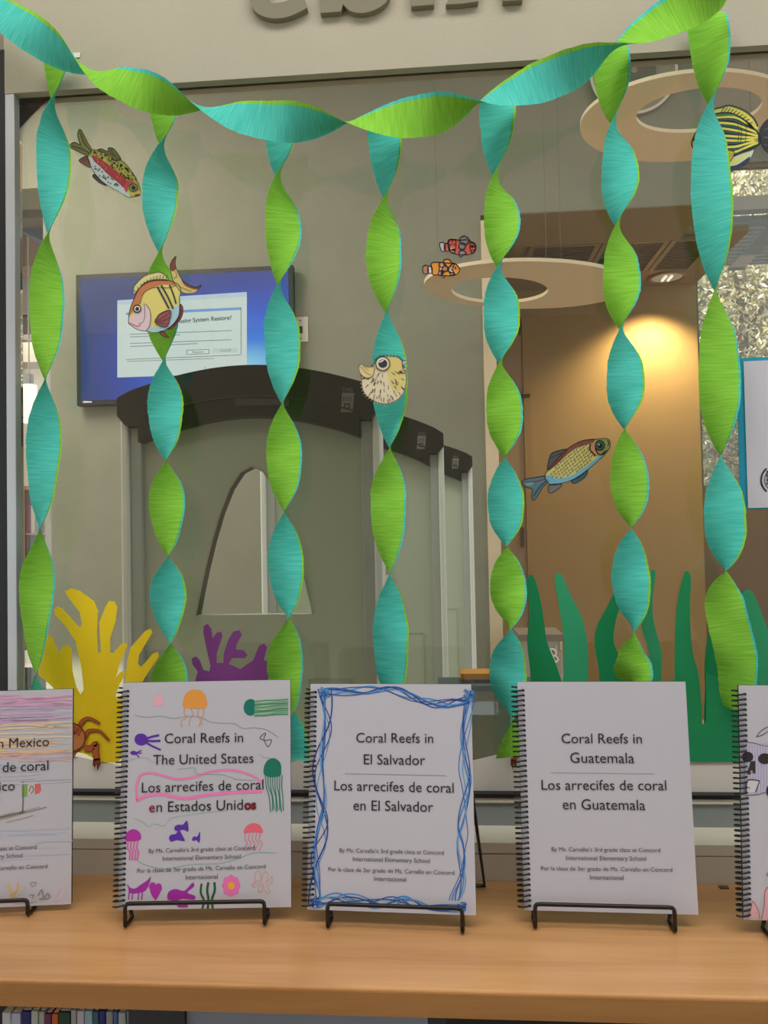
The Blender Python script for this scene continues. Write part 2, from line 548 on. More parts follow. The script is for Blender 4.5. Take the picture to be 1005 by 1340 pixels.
for q in (-.022, .022):
    MB().tube([lc_ + Vector((q, -.05, -.014)), lc_ + Vector((q, .05, -.014))], .011, mat((255, 240, 215), .3, emit=1.2), 8).build('bulb', dl)
# alcove door with handle and hinge
dx0, dx1 = xR + .101, P(686, 600, YA).x
dr = thing('door_1', (dx0, YA - .03, 0), None, None); dr['kind'] = st
MB().box(dx0, dx1, YA - .04, YA - .001, 0.01, P(660, 440, YA).z, mat((150, 124, 94), .6)).build('door_leaf', dr)
MB().box(dx1 + .001, dx1 + .06, YA - .05, YA - .001, 0.01, P(660, 420, YA).z, M_BRN).build('door_frame', dr)
h = P(680, 519, YA - .09)
MB().tube([h + Vector((-.02, .05, 0)), h, h + Vector((.08, 0, .006))], .014, mat((70, 58, 48), .4, metal=.6)).build('door_handle', dr)
hb = MB(); pxbox(hb, 682, 690, 686, 716, YA - .055, .02, mat((60, 48, 40), .5)); hb.build('hinge', dr)
# outside window
w2 = thing('window_2', (xA1, YA, zwb), None, None); w2['kind'] = st
fm = mat((112, 100, 86), .5)
MB().box(xA1, 6.4, YA + .04, YA + .046, zwb, zwt, M_GLASS).build('pane', w2)
MB().box(xA1, 6.4, YA + .02, YA + .07, zwt - .035, zwt, fm).build('window_frame', w2)
MB().box(xA1, 6.4, YA + .02, YA + .07, zwb, zwb + .03, fm).build('window_sill', w2)
MB().box(xA1 - .0, xA1 + .02, YA + .02, YA + .07, zwb + .03, zwt - .035, fm).build('window_frame', w2)

# outdoor pergola
pg = thing('pergola', (4, 8, 0), 'brown timber pergola outside the right window', 'pergola')
MB().box(2.7, 8, 7.6, 7.72, P(960, 275, 7.6).z, P(960, 257, 7.6).z, mat((58, 44, 34), .8, var=.1)).build('beam', pg)
zp = P(960, 279, 7.6).z
nsl = 12
for i in range(nsl):
    y = 7.75 + i * .115
    MB().box(2.7, 8, y, y + .06, zp - .02, zp + .03, mat((38, 29, 23), .8, var=.1)).build('slat', pg)
a, b = P(955, 350, 7.9), P(1005, 318, 7.9)
MB().prism([a, a + Vector((.16, 0, .0)), P(1030, 290, 7.9), P(1030, 268, 7.9)], Vector((0, .1, 0)), mat((66, 50, 38), .8)).build('brace', pg)
MB().box(7.8, 7.95, 7.6, 7.75, 0, zp, mat((112, 90, 70), .8)).build('post', pg)
MB().box(2.72, 2.84, 8.9, 9.02, 0, zp - .021, mat((112, 90, 70), .8)).build('post', pg)
# trees outside
def leaf_mat():
    m = bpy.data.materials.new('dry_foliage')
    m.use_nodes = True
    nt = m.node_tree; b = nt.nodes['Principled BSDF']
    b.inputs['Roughness'].default_value = .8
    g = nt.nodes.new('ShaderNodeNewGeometry')
    r = nt.nodes.new('ShaderNodeValToRGB')
    r.color_ramp.elements[0].color = lin((104, 88, 52)); r.color_ramp.elements[0].position = .0
    r.color_ramp.elements[1].color = lin((232, 226, 214)); r.color_ramp.elements[1].position = 1
    e = r.color_ramp.elements.new(.5); e.color = lin((176, 158, 112))
    nt.links.new(g.outputs['Random Per Island'], r.inputs[0])
    nt.links.new(r.outputs[0], b.inputs['Base Color'])
    return m
ML = leaf_mat()
def tree(x, y, hgt, rad, nleaf, lab):
    t = thing('tree', (x, y, 0), lab, 'tree', 'trees outside the right window')
    tr = MB()
    tr.tube([(x, y, 0), (x + .05, y, 1.2), (x - .05, y + .05, 2.4), (x, y, hgt * .8)], [.16, .13, .1, .04], mat((96, 76, 56), .9), 10)
    for i in range(22):
        a = random.uniform(0, 2 * PI); z = random.uniform(.3, .75) * hgt
        L = rad * random.uniform(.6, .95)
        tr.tube([(x, y, z), (x + math.cos(a) * L * .5, y + math.sin(a) * L * .5, z + L * .3), (x + math.cos(a) * L, y + math.sin(a) * L, z + L * .4)], [.05, .03, .012], mat((120, 98, 74), .9), 6)
    tr.build('trunk', t)
    f = MB()
    vs = []; fs = []
    for i in range(nleaf):
        a = random.uniform(0, 2 * PI); rr = rad * random.random() ** .4
        zz = random.uniform(.12, 1.0) * hgt
        c = Vector((x + math.cos(a) * rr, y + math.sin(a) * rr, zz))
        d = Vector((random.gauss(0, 1), random.gauss(0, 1), random.gauss(0, 1))).normalized()
        e = d.cross(Vector((random.gauss(0, 1), random.gauss(0, 1), random.gauss(0, 1)))).normalized()
        s = random.uniform(.018, .045)
        k = len(vs)
        vs += [c - d * s * 1.8, c + e * s * .6, c + d * s * 1.8, c - e * s * .6]
        fs.append((k, k + 1, k + 2, k + 3))
    f.add(vs, fs, ML).build('foliage', t)
tree(4.4, 11.3, 7.0, 1.6, 26000, 'dry leafed tree behind the pergola, left of the two')
tree(7.7, 11.0, 6.6, 1.6, 16000, 'dry leafed tree behind the pergola, farthest right')
MB().box(-1, 13, 13.2, 13.3, 0, 9, mat((196, 184, 156), .9, var=.45, vscale=9)).build('wall_outside', kind=st)

# ring reflections in the window glass, modelled as solid rings in the hall
def ring_reflection(cx, cy, ru, rv, ix, iy, iu, iv, zc, lab, r1=0, r2=0):
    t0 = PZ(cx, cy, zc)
    t = thing('solid_ring_reflection', t0, lab, 'ring reflection', 'glass reflections modelled as solid rings in the hall')
    m = mat((222, 202, 176), .9, name='tan_ring_reflection')
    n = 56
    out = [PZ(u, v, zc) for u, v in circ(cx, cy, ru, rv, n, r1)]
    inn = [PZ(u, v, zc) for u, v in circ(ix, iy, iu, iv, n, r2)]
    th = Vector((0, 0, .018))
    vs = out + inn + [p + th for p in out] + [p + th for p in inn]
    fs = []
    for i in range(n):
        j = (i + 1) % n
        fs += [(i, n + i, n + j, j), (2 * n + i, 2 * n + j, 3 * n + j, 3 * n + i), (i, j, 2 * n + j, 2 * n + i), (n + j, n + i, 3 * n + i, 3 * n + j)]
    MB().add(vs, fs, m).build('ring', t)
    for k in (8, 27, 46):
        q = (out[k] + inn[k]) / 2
        MB().tube([q + th, (q.x, q.y, 4.6)], .0012, mat((96, 94, 88), .6), 5).build('added_cable', t)  # made-up cables, added so the solid reflections hang from something
ring_reflection(902, 153, 144, 57, 915, 144, 83, 28, 3.49, 'large tan ring reflection near the round speaker, modelled as a solid ring', -.12, -.13)
ring_reflection(692, 373, 137, 31, 654, 380, 63, 17, 2.77, 'lower tan ring reflection below the two clownfish, modelled as a solid ring')

# wall speaker
sc_ = P(829, 94, WB - .03)
sp = thing('wall_speaker', sc_, 'round perforated speaker high on the grey wall behind the third-last streamer', 'speaker')
def disc(mb, c, r, th, m, n=36, ax=Vector((0, 1, 0))):
    u = Vector((1, 0, 0)); v = Vector((0, 0, 1))
    return mb.prism([c + u * r * math.cos(2 * PI * i / n) + v * r * math.sin(2 * PI * i / n) for i in range(n)], ax * th, m)
R1 = 54 / F * WB; R2 = 29 / F * WB
disc(MB(), sc_, R1, .03, mat((150, 143, 130), .8)).build('baffle_plate', sp)
rg = MB()
rg.tube([sc_ + Vector((R1 * math.cos(a), -.002, R1 * math.sin(a))) for a in [2 * PI * i / 48 for i in range(48)]], .009, mat((222, 214, 200), .5), 8, True)
rg.build('rim', sp, smooth=True)
g0 = sc_ + Vector((0, -.012, 0))
disc(MB(), g0, R2, .011, mat((134, 130, 120), .6)).build('grille', sp)
dots = MB()
for k in range(1, 12):
    rr = R2 * k / 12
    for j in range(int(6 * k)):
        a = 2 * PI * j / (6 * k)
        c = g0 + Vector((rr * math.cos(a), -.0012, rr * math.sin(a)))
        disc(dots, c, .0042, .001, mat((42, 40, 38), .8), 5)
dots.build('perforations', sp, kind='stuff')
disc(MB(), g0 + Vector((0, -.008, 0)), .018, .007, mat((150, 146, 138), .5)).build('centre_screw', sp)

# television
TY = WB - .07
M_EM = lambda c, e=1.0: mat(c, .5, emit=e, spec=.1)
tl, tr_, bl = P(98, 361, TY), P(383.5, 345, TY), P(105, 531, TY)
tx0, tx1, tz1, tz0 = tl.x + .005, tr_.x, (tl.z + tr_.z) / 2, bl.z
tv = thing('television', ((tx0 + tx1) / 2, TY + .03, tz0), 'flat television showing a blue desktop on the grey wall', 'television')
MB().box(tx0, tx1, TY, TY + .05, tz0, tz1, mat((30, 27, 26), .4)).build('housing', tv, bevel=.004)
MB().box(tx0 + .4, tx1 - .4, TY + .05, WB - .001, tz0 + .2, tz1 - .2, M_BLACK).build('wall_mount', tv)
def screen_mat():
    m = bpy.data.materials.new('lit_screen')
    m.use_nodes = True
    nt = m.node_tree
    nt.nodes.remove(nt.nodes['Principled BSDF'])
    tc = nt.nodes.new('ShaderNodeTexCoord')
    mp = nt.nodes.new('ShaderNodeMapping')
    mp.inputs['Location'].default_value = (-.38, 0, -.30)
    nt.links.new(tc.outputs['Object'], mp.inputs[0])
    gr = nt.nodes.new('ShaderNodeTexGradient'); gr.gradient_type = 'SPHERICAL'
    mp.inputs['Scale'].default_value = (.95, 1, 1.5)
    nt.links.new(mp.outputs[0], gr.inputs[0])
    r = nt.nodes.new('ShaderNodeValToRGB')
    r.color_ramp.elements[0].color = lin((26, 50, 122)); r.color_ramp.elements[0].position = 0
    r.color_ramp.elements[1].color = lin((150, 225, 250)); r.color_ramp.elements[1].position = 1
    for p, c in ((.25, (34, 66, 170)), (.5, (34, 92, 216)), (.75, (50, 130, 236))):
        e = r.color_ramp.elements.new(p); e.color = lin(c)
    nt.links.new(gr.outputs[0], r.inputs[0])
    em = nt.nodes.new('ShaderNodeEmission')
    em.inputs[1].default_value = .95
    nt.links.new(r.outputs[0], em.inputs[0])
    gl = nt.nodes.new('ShaderNodeBsdfGlossy'); gl.inputs['Roughness'].default_value = .25
    gl.inputs[0].default_value = (.05, .05, .05, 1)
    ad = nt.nodes.new('ShaderNodeAddShader')
    nt.links.new(em.outputs[0], ad.inputs[0]); nt.links.new(gl.outputs[0], ad.inputs[1])
    nt.links.new(ad.outputs[0], nt.nodes['Material Output'].inputs[0])
    return m
so = MB().box(tx0 + .03, tx1 - .03, TY - .003, TY - .0005, tz0 + .03, tz1 - .03, screen_mat()).build('screen', tv)
YD = TY - .004
def flat(mb, u0, v0, u1, v1, Y, m, dy0=0, dy1=0):
    return mb.prism([P(u0, v0, Y), P(u0, v1, Y), P(u1, v1 + dy1, Y), P(u1, v0 + dy0, Y)], Vector((0, .0006, 0)), m)
d = MB(); flat(d, 153.5, 393, 323, 494, YD, M_EM((226, 240, 240), .82), -11, -6)
flat(d, 153.5, 393, 323, 399, YD - .001, M_EM((198, 216, 236), .9), -11, -11); d.build('dialog_window', tv)
d = MB()
flat(d, 165, 409, 315, 470, YD - .002, M_EM((222, 238, 238), .86), -7, -6)
flat(d, 165, 409, 315, 412.5, YD - .003, M_EM((120, 160, 222), .95), -7, -7)
for (a, b, c, e) in ((315, 402, 315.8, 464),):
    flat(d, a, b, c, e, YD - .003, M_EM((120, 130, 130), .8))
flat(d, 165, 470, 315, 470.8, YD - .003, M_EM((130, 140, 140), .8), -6, -6)
for (u0, v0, u1, s) in ((170, 437, 303, -5), (170, 440.5, 236, -3), (170, 449, 303, -5), (170, 453, 258, -4)):
    flat(d, u0, v0, u1, v0 + 1.1, YD - .003, M_EM((150, 166, 170), .85), s, s)
flat(d, 244, 458, 274, 464, YD - .003, M_EM((110, 118, 118), .8), -1, -1)
flat(d, 244.8, 458.7, 273.2, 463.3, YD - .004, M_EM((226, 238, 236), .9), -1, -1)
flat(d, 278, 456, 311, 462, YD - .003, M_EM((206, 220, 218), .9), -1, -1)
d.build('message_box', tv)
d = MB()
flat(d, 166, 472.6, 280, 473.4, YD - .003, M_EM((150, 160, 160), .8), -4, -4)
for u in (268, 294):
    flat(d, u, 480, u + .8, 487, YD - .003, M_EM((130, 140, 140), .8))
d.build('dialog_rules', tv, kind='stuff')
d = MB(); flat(d, 108.5, 525, 120, 527, TY - .002, mat((210, 210, 210), .4)); d.build('nameplate', tv)

def text_mesh(s, bold=0.0):
    c = bpy.data.curves.new('writing', 'FONT')
    c.body = s
    c.size = 1
    c.offset = bold
    c.resolution_u = 3
    c.fill_mode = 'FRONT'
    o = bpy.data.objects.new('writing', c)
    COL.objects.link(o)
    dg = bpy.context.evaluated_depsgraph_get()
    me = bpy.data.meshes.new_from_object(o.evaluated_get(dg))
    vs = [v.co.copy() for v in me.vertices]
    fs = [tuple(p.vertices) for p in me.polygons]
    bpy.data.objects.remove(o)
    bpy.data.curves.remove(c)
    bpy.data.meshes.remove(me)
    return vs, fs
def put_text(mb, s, a, b, up, m, bold=0.0, hs=1.0):
    # text whose baseline runs from point a to point b
    vs, fs = text_mesh(s, bold)
    x0 = min(v.x for v in vs); x1 = max(v.x for v in vs)
    ex = (b - a) / (x1 - x0)
    ez = up.normalized() * ex.length * hs
    mb.add([a + ex * (v.x - x0) + ez * v.y for v in vs], fs, m)
d = MB()
UPZ = Vector((0, 0, 1))
put_text(d, 'your computer using System Restore?', P(186, 426, YD - .004), P(303, 418, YD - .004), UPZ, M_EM((60, 74, 80), .8), .02)
d.build('screen_text', tv); d = MB()
put_text(d, 'Restore', P(252, 462.3, YD - .005), P(266, 461.6, YD - .005), UPZ, M_EM((70, 80, 84), .8))
d.build('screen_text', tv); d = MB()
put_text(d, 'Cancel', P(288, 460.3, YD - .005), P(302, 459.6, YD - .005), UPZ, M_EM((140, 150, 150), .8))
d.build('screen_text', tv)

# wall plate
wp = thing('wall_plate', P(395, 431, WB), 'small white wall plate with a jack right of the television', 'wall plate')
d = MB(); pxbox(d, 384, 414.5, 403, 447.5, WB - .008, .0075, mat((206, 200, 190), .5)); d.build('plate', wp, bevel=.002)
d = MB(); pxbox(d, 388, 427, 396, 436, WB - .0105, .002, mat((36, 40, 44), .5)); d.build('jack', wp)
for v in (419.5, 443):
    disc(MB(), P(393, v, WB - .0095), .006, .001, mat((90, 84, 78), .4), 10).build('screw', wp)

# ------------------------------------------------------------------ security gates
M_CAP = mat((25, 23, 21), .38, name='charcoal_plastic')
M_CAPT = mat((116, 78, 54), .4, name='brown_top_edge')
M_PAN = mat((184, 194, 180), .35, name='grey_gate_panel')
M_POST = mat((230, 236, 238), .35, metal=.15, name='silver_post')
def gate(Y, x0, x1, lab, zt=1.862, rise=.07, grp='library security gates'):
    W = x1 - x0
    D = .09
    t = thing('security_gate', ((x0 + x1) / 2, Y + D / 2, 0), lab, 'security gate', grp)
    zend = zt
    n = 22
    def arch(f, z0, r):
        return z0 + r * math.sin(PI * f) ** .9 if 0 < f < 1 else z0
    top = [(x0 + W * i / n, arch(i / n, zend, rise)) for i in range(n + 1)]
    topo = [(x0, zend - .004)] + top[1:-1] + [(x1, zend - .004)]
    low_z = zend - .122
    bot = [(x0 + .055 + (W - .11) * i / n, arch(i / n, low_z, rise * .86)) for i in range(n + 1)]
    out = topo + [(x1, zend - .052), (x1 - .022, zend - .078), (x1 - .0548, zend - .078)] + bot[::-1] + [(x0 + .0548, zend - .078), (x0 + .022, zend - .078), (x0, zend - .052)]
    capy = Y - .018
    MB().prism([(x, capy, z) for x, z in out], Vector((0, D + .036, 0)), M_CAP).build('cap', t, bevel=.004)
    # seam bead along the middle of the cap and brown top edge
    mid = [(x0 + .05 + (W - .1) * i / n, capy - .0015, arch(i / n, zend - .062, rise * .7)) for i in range(n + 1)]
    MB().tube(mid, .0022, mat((20, 20, 19), .5), 6).build('seam', t)
    te = [(x, capy + .02, z + .0015) for x, z in topo[1:-1]]
    vs = []
    for p in te:
        vs += [p, (p[0], p[1] + D, p[2])]
    MB().add(vs, [(2 * i, 2 * i + 2, 2 * i + 3, 2 * i + 1) for i in range(len(te) - 1)], M_CAPT).build('top_edge', t, smooth=True)
    # posts: grey inner profile and bright outer tube
    for s, xx in ((1, x0), (-1, x1)):
        a, b = (xx, xx + .022) if s == 1 else (xx - .022, xx)
        MB().box(a, b, Y + .0, Y + D, .0, zend - .0785 + .03, M_POST).build('post', t, bevel=.006)
        a, b = (xx + .0225, xx + .052) if s == 1 else (xx - .052, xx - .0225)
        MB().box(a, b, Y + .012, Y + D - .012, 0, zend - .079, mat((176, 182, 182), .4, metal=.1)).build('post_profile', t, bevel=.002)
    # panel with arched opening
    pz0 = .05
    px0, px1 = x0 + .0525, x1 - .0525
    oz0 = 1.287; ow = .155; oh = .388
    cx = (x0 + x1) / 2
    k = 16
    inner = [(cx + ow * math.cos(PI * i / k), oz0 + oh * (1 - math.cos(PI * i / k) ** 2)) for i in range(k + 1)]
    upper = [(x, z + .0) for x, z in bot if px0 <= x <= px1]
    yp = Y + .03
    left = [(px0, pz0), (px0, low_z)] + [p for p in bot if p[0] <= cx and p[0] > px0 + .004]
    apex = inner[k // 2]
    leftpoly = left + ([(cx, bot[n // 2][1])] if abs(left[-1][0] - cx) > .001 else []) + [(cx, apex[1])] + inner[k // 2 + 1:] + [(cx, oz0)] + [(cx, pz0)]
    rightpoly = [(2 * cx - x, z) for x, z in leftpoly]
    pb = MB()
    for poly in (leftpoly, rightpoly):
        q = [poly[0]]
        for p in poly[1:]:
            if abs(p[0] - q[-1][0]) + abs(p[1] - q[-1][1]) > .0008: q.append(p)
        pb.prism([(x, yp, z) for x, z in q], Vector((0, .03, 0)), M_PAN)
    pb.build('panel', t)
    rim = [(x, yp - .002, z) for x, z in inner] + [(cx, yp - .002, oz0)]
    MB().tube([(cx + ow, yp - .001, oz0)] + rim[:-1], .0022, mat((176, 172, 158), .4), 6).build('opening_rim', t)
    ed = MB(); iv = [(cx + (x - cx) * .994, z) for x, z in inner]
    for a_, b_ in zip(iv, iv[1:]):
        ed.add([(a_[0], yp, a_[1] - .001), (b_[0], yp, b_[1] - .001), (b_[0], yp + .045, b_[1] - .001), (a_[0], yp + .045, a_[1] - .001)], [(0, 1, 2, 3)], mat((52, 52, 48), .6))
    ed.build('opening_edge', t)
    # lower recessed plate
    MB().tube([(x1 - .2, yp - .001, .75), (x1 - .2, yp - .001, 1.12), (x1 - .09, yp - .001, 1.12), (x1 - .09, yp - .001, .75)], .0022, mat((180, 178, 168), .4), 6, True).build('plate_outline', t)
    # badge on the cap
    bx = x1 - .082; bz = zend - .03
    bd = MB(); y = capy - .0012
    fg = mat((120, 122, 118), .4)
    bd.prism([(bx - .017, y, bz - .03), (bx + .013, y, bz - .03), (bx + .018, y, bz + .018), (bx - .013, y, bz + .020)], Vector((0, .001, 0)), fg)
    bd.prism([(bx - .008, y - .001, bz - .023), (bx + .007, y - .001, bz - .023), (bx + .007, y - .001, bz - .008), (bx - .008, y - .001, bz - .008)], Vector((0, .001, 0)), M_CAP)
    bd.prism([(bx - .004, y - .002, bz - .019), (bx + .003, y - .002, bz - .019), (bx + .003, y - .002, bz - .012), (bx - .004, y - .002, bz - .012)], Vector((0, .001, 0)), fg)
    put_text(bd, 'TAG', Vector((bx - .012, y - .0012, bz + .022)), Vector((bx + .015, y - .0012, bz + .022)), UPZ, fg)
    put_text(bd, 'EYE', Vector((bx - .010, y - .0012, bz - .002)), Vector((bx + .012, y - .0012, bz - .002)), UPZ, M_CAP)
    bd.build('badge', t)
    # long label on the cap
    cb = MB()
    cb.prism([(cx - .03, capy - .0035, zend - .034), (cx + .11, capy - .0035, zend - .038), (cx + .11, capy - .0035, zend - .022), (cx - .03, capy - .0035, zend - .016)], Vector((0, .004, 0)), mat((62, 62, 58), .3))
    cb.build('nameplate', t)
gate(1.95, -.835, -.150, 'nearest grey security gate with a charcoal arched cap')
gate(2.85, P(341, 700, 2.85).x, P(583, 700, 2.85).x, 'middle grey security gate behind the pufferfish streamer', rise=.10)
gate(3.75, P(436, 700, 3.75).x, P(620, 700, 3.75).x, 'farthest and smallest looking of the three security gates', rise=.09)

# low cabinet with an orange book
cab = thing('low_cabinet', P(640, 990, 1.75), 'low grey green cabinet inside, behind the gap between two books', 'cabinet')
ca, cb_ = P(575, 897, 1.75), P(700, 897, 1.75)
zc = P(640, 897, 1.75).z
cab.location.z = 0
cab.matrix_world = Matrix.Translation(cab.location)
MB().box(ca.x, cb_.x, 1.75, 1.85, 0, zc - .012, mat((132, 140, 132), .5)).build('body', cab)
MB().box(ca.x - .004, cb_.x + .004, 1.746, 1.852, zc - .012, zc, mat((86, 104, 106), .5)).build('top', cab)
b0, b1 = P(603, 890, 1.78).x, P(648, 890, 1.78).x
bt = thing('book', ((b0 + b1) / 2, 1.8, zc), 'orange book lying on top of the blue book on the low cabinet', 'book', 'books on the low cabinet')
MB().box(b0, b1, 1.775, 1.84, zc + .0085, zc + .022, mat((222, 150, 34), .5)).build('cover', bt)
MB().box(b0 + .002, b1 - .002, 1.777, 1.842, zc + .0105, zc + .02, mat((232, 214, 170), .8)).build('pages', bt)
bt = thing('book', ((b0 + b1) / 2, 1.8, zc), 'blue book under the orange one on the low cabinet', 'book', 'books on the low cabinet')
MB().box(b0 + .03, b1 + .03, 1.778, 1.84, zc + .0001, zc + .008, mat((24, 62, 132), .5)).build('cover', bt)
MB().box(b0 + .032, b1 + .028, 1.7775, 1.842, zc + .002, zc + .0065, mat((60, 92, 140), .8)).build('pages', bt)

# grey box with a white strap among the kelp
TB = 4.2
tb = thing('side_table', (P(710, 900, TB).x, TB + .2, 0), 'brown side table inside the alcove entrance', 'table')
zb_ = P(710, 905, TB).z
tx = tb.location.x
MB().box(tx - .3, tx + .3, TB, TB + .4, zb_ - .03, zb_, mat((120, 96, 70), .5)).build('tabletop', tb)
for sx in (-.27, .27):
    for sy in (.03, .37):
        MB().box(tx + sx - .02, tx + sx + .02, TB + sy - .02, TB + sy + .02, 0, zb_ - .03, mat((100, 80, 60), .5)).build('leg', tb)
bx = thing('storage_box', (tx, TB + .15, zb_), 'light grey box with dark bands and a white strap behind the left kelp blade', 'box')
q0, q1 = P(681, 868, TB + .02), P(736, 831, TB + .02)
MB().box(q0.x, q1.x, TB + .02, TB + .32, zb_ + .0005, q1.z, mat((176, 168, 158), .6)).build('body', bx, bevel=.008)
MB().box(q0.x - .006, q1.x + .006, TB + .014, TB + .326, q1.z - .03, q1.z + .004, mat((120, 110, 100), .6)).build('lid', bx)
MB().tube([P(u, v, TB + .008) for u, v in smooth_line(T(670, 810, 11.17, [(555, 450), (600, 440), (640, 480), (640, 520), (600, 545), (640, 545), (675, 590), (660, 615), (630, 630), (600, 560), (570, 480)]), 4)], .005, mat((240, 238, 235), .5), 6, True).build('strap', bx)
for (u, v, v2) in ((726.5, 846, 853), (733, 840, 851)):
    d = MB(); pxbox(d, u, v, u + 3, v2, TB + .012, .007, mat((205, 198, 188), .5)); d.build('label_strip', bx)

# ------------------------------------------------------------------ reading room through the left gap
RY = 8.6
MB().box(-8, -2.2, RY + .02, RY + .12, 0, 4.6, mat((196, 184, 166), .9)).build('wall_reading_room', kind=st)
d = MB(); pxbox(d, -60, 349, 75, 411, 7.4, .3, mat((176, 176, 178), .8)); d.build('trim_7', kind=st)
d = MB(); pxbox(d, -60, 411, 75, 449, 7.5, .2, mat((120, 112, 106), .8)); d.build('trim_8', kind=st)
d = MB(); pxbox(d, -60, 411, 75, 414, 7.45, .04, M_BLACK); pxbox(d, -60, 446, 75, 449, 7.45, .04, M_BLACK); d.build('trim_9', kind=st)
d = MB(); pxbox(d, -60, 449, 75, 475, 7.4, .3, mat((198, 182, 164), .8)); d.build('trim_10', kind=st)
d = MB(); pxbox(d, -60, 247, 75, 287, 6.0, .3, mat((116, 112, 112), .8)); d.build('trim_11', kind=st)
d = MB(); d.prism([P(20, 286, 6.2), P(20, 298, 6.2), P(70, 322, 6.2), P(70, 286, 6.2)], Vector((0, .3, 0)), mat((84, 104, 128), .7)); d.build('trim_12', kind=st)
d = MB(); pxbox(d, -60, 296, 75, 350, 6.8, .3, mat((152, 134, 122), .8)); d.build('trim_13', kind=st)
d = MB(); pxbox(d, 23, 302, 27, 350, 6.78, .01, mat((200, 170, 150), .7)); d.build('trim_14', kind=st)
pc = P(38, 520, 6.6)
pl = thing('pendant_lamp', pc, 'lit cylinder pendant lamp seen in the gap by the silver window frame', 'lamp')
def cyl(c, r, z0, z1, m, n=20):
    return MB().prism([(c.x + r * math.cos(2 * PI * i / n), c.y + r * math.sin(2 * PI * i / n), z0) for i in range(n)], Vector((0, 0, z1 - z0)), m)
cyl(pc, .066, P(38, 553, 6.6).z, P(38, 504, 6.6).z, mat((255, 222, 178), .4, emit=2.6)).build('lamp_shade', pl, smooth=False)
cyl(pc, .04, P(38, 504, 6.6).z, P(38, 490, 6.6).z, mat((170, 165, 160), .3, metal=.7)).build('lamp_holder', pl)
MB().tube([P(38, 490, 6.6), Vector((pc.x, pc.y, 4.6))], .006, mat((220, 216, 210), .5), 6).build('cord', pl)
bk = thing('bookcase', (P(50, 800, 7.5).x, 7.6, 0), 'tall wooden bookcase in the far room by the left window frame', 'bookcase')
bu0, bu1 = P(-40, 700, 7.5).x, P(72, 700, 7.5).x
bz = P(30, 636, 7.5).z
M_BW = mat((150, 104, 66), .6)
MB().box(bu0, bu1, 7.78, 7.8, 0, bz, M_BW).build('back_panel', bk)
MB().box(bu0, bu1, 7.5, 7.78, bz - .04, bz, M_BW).build('top', bk)
for xx in (bu0, P(29, 700, 7.5).x, bu1 - .03):
    MB().box(xx, xx + .03, 7.5, 7.78, 0, bz - .04, M_BW).build('upright', bk)
shz = [P(40, v, 7.5).z for v in (700, 752, 808, 862)]
for z in shz:
    MB().box(bu0 + .03, bu1 - .03, 7.51, 7.78, z, z + .02, M_BW).build('shelf', bk)
cc = [((130, 30, 34), 'red'), ((40, 60, 96), 'blue'), ((60, 40, 34), 'brown'), ((190, 176, 150), 'cream'), ((150, 50, 40), 'brick red'), ((30, 34, 40), 'black'), ((96, 120, 130), 'grey blue'), ((176, 120, 60), 'ochre')]
sn = ['top', 'second', 'third', 'bottom']
for si, z in enumerate(shz):
    x = P(29, 700, 7.5).x + .034
    k = 0
    while x < bu1 - .08 and k < 8:
        c, nm = cc[(k * 3 + si * 5) % 8]
        wd = random.uniform(.028, .045); hh = random.uniform(.2, .29)
        MB().box(x, x + wd, 7.55, 7.74, z + .0202, z + .02 + hh, mat(c, .6)).build('book', label='%s book on the %s visible shelf of the far bookcase' % (nm, sn[si]), cat='book', group='books in the far bookcase', bevel=.002)
        x += wd + .002; k += 1
wt = thing('white_table', (P(45, 880, 5.6).x, 5.8, 0), 'white table top glimpsed in the far room at lower left', 'table')
za = P(45, 868, 5.6).z
wx0, wx1 = P(-30, 870, 5.6).x, P(62, 870, 5.6).x
MB().box(wx0, wx1, 5.6, 6.3, za - .03, za, mat((232, 230, 226), .5)).build('tabletop', wt)
for xx in (wx0 + .03, wx1 - .07):
    for yy in (5.64, 6.22):
        MB().box(xx, xx + .04, yy, yy + .04, 0, za - .03, M_BLACK).build('leg', wt)

# ------------------------------------------------------------------ paper on the glass
def card(mb, pts, Y, m, th=.0009, sm=0):
    if sm: pts = smooth_line(pts, sm, True)
    q = [P(u, v, Y) for u, v in pts]
    clean = [q[0]]
    for p in q[1:]:
        if (p - clean[-1]).length > .00005: clean.append(p)
    return mb.prism(clean, Vector((0, th, 0)), m)
G0 = YG - .0002
sand = [(-40, 1000), (40, 998), (100, 990), (128, 996), (160, 1002), (230, 995), (300, 1000), (382, 998), (404, 989), (450, 985), (520, 996), (600, 1000), (628, 993), (650, 988), (680, 989), (740, 996), (820, 996), (900, 997), (1060, 996),
        (1060, 1041.5), (500, 1039), (-40, 1036.5)]
M_SAND = mat((236, 230, 220), .75, name='cream_paper')
d = MB(); card(d, sand, G0 - .001, M_SAND, .0009)
d.build('paper_sea_floor', label='long cream paper strip along the bottom of the window glass', cat='paper strip', loc=P(500, 1015, G0))

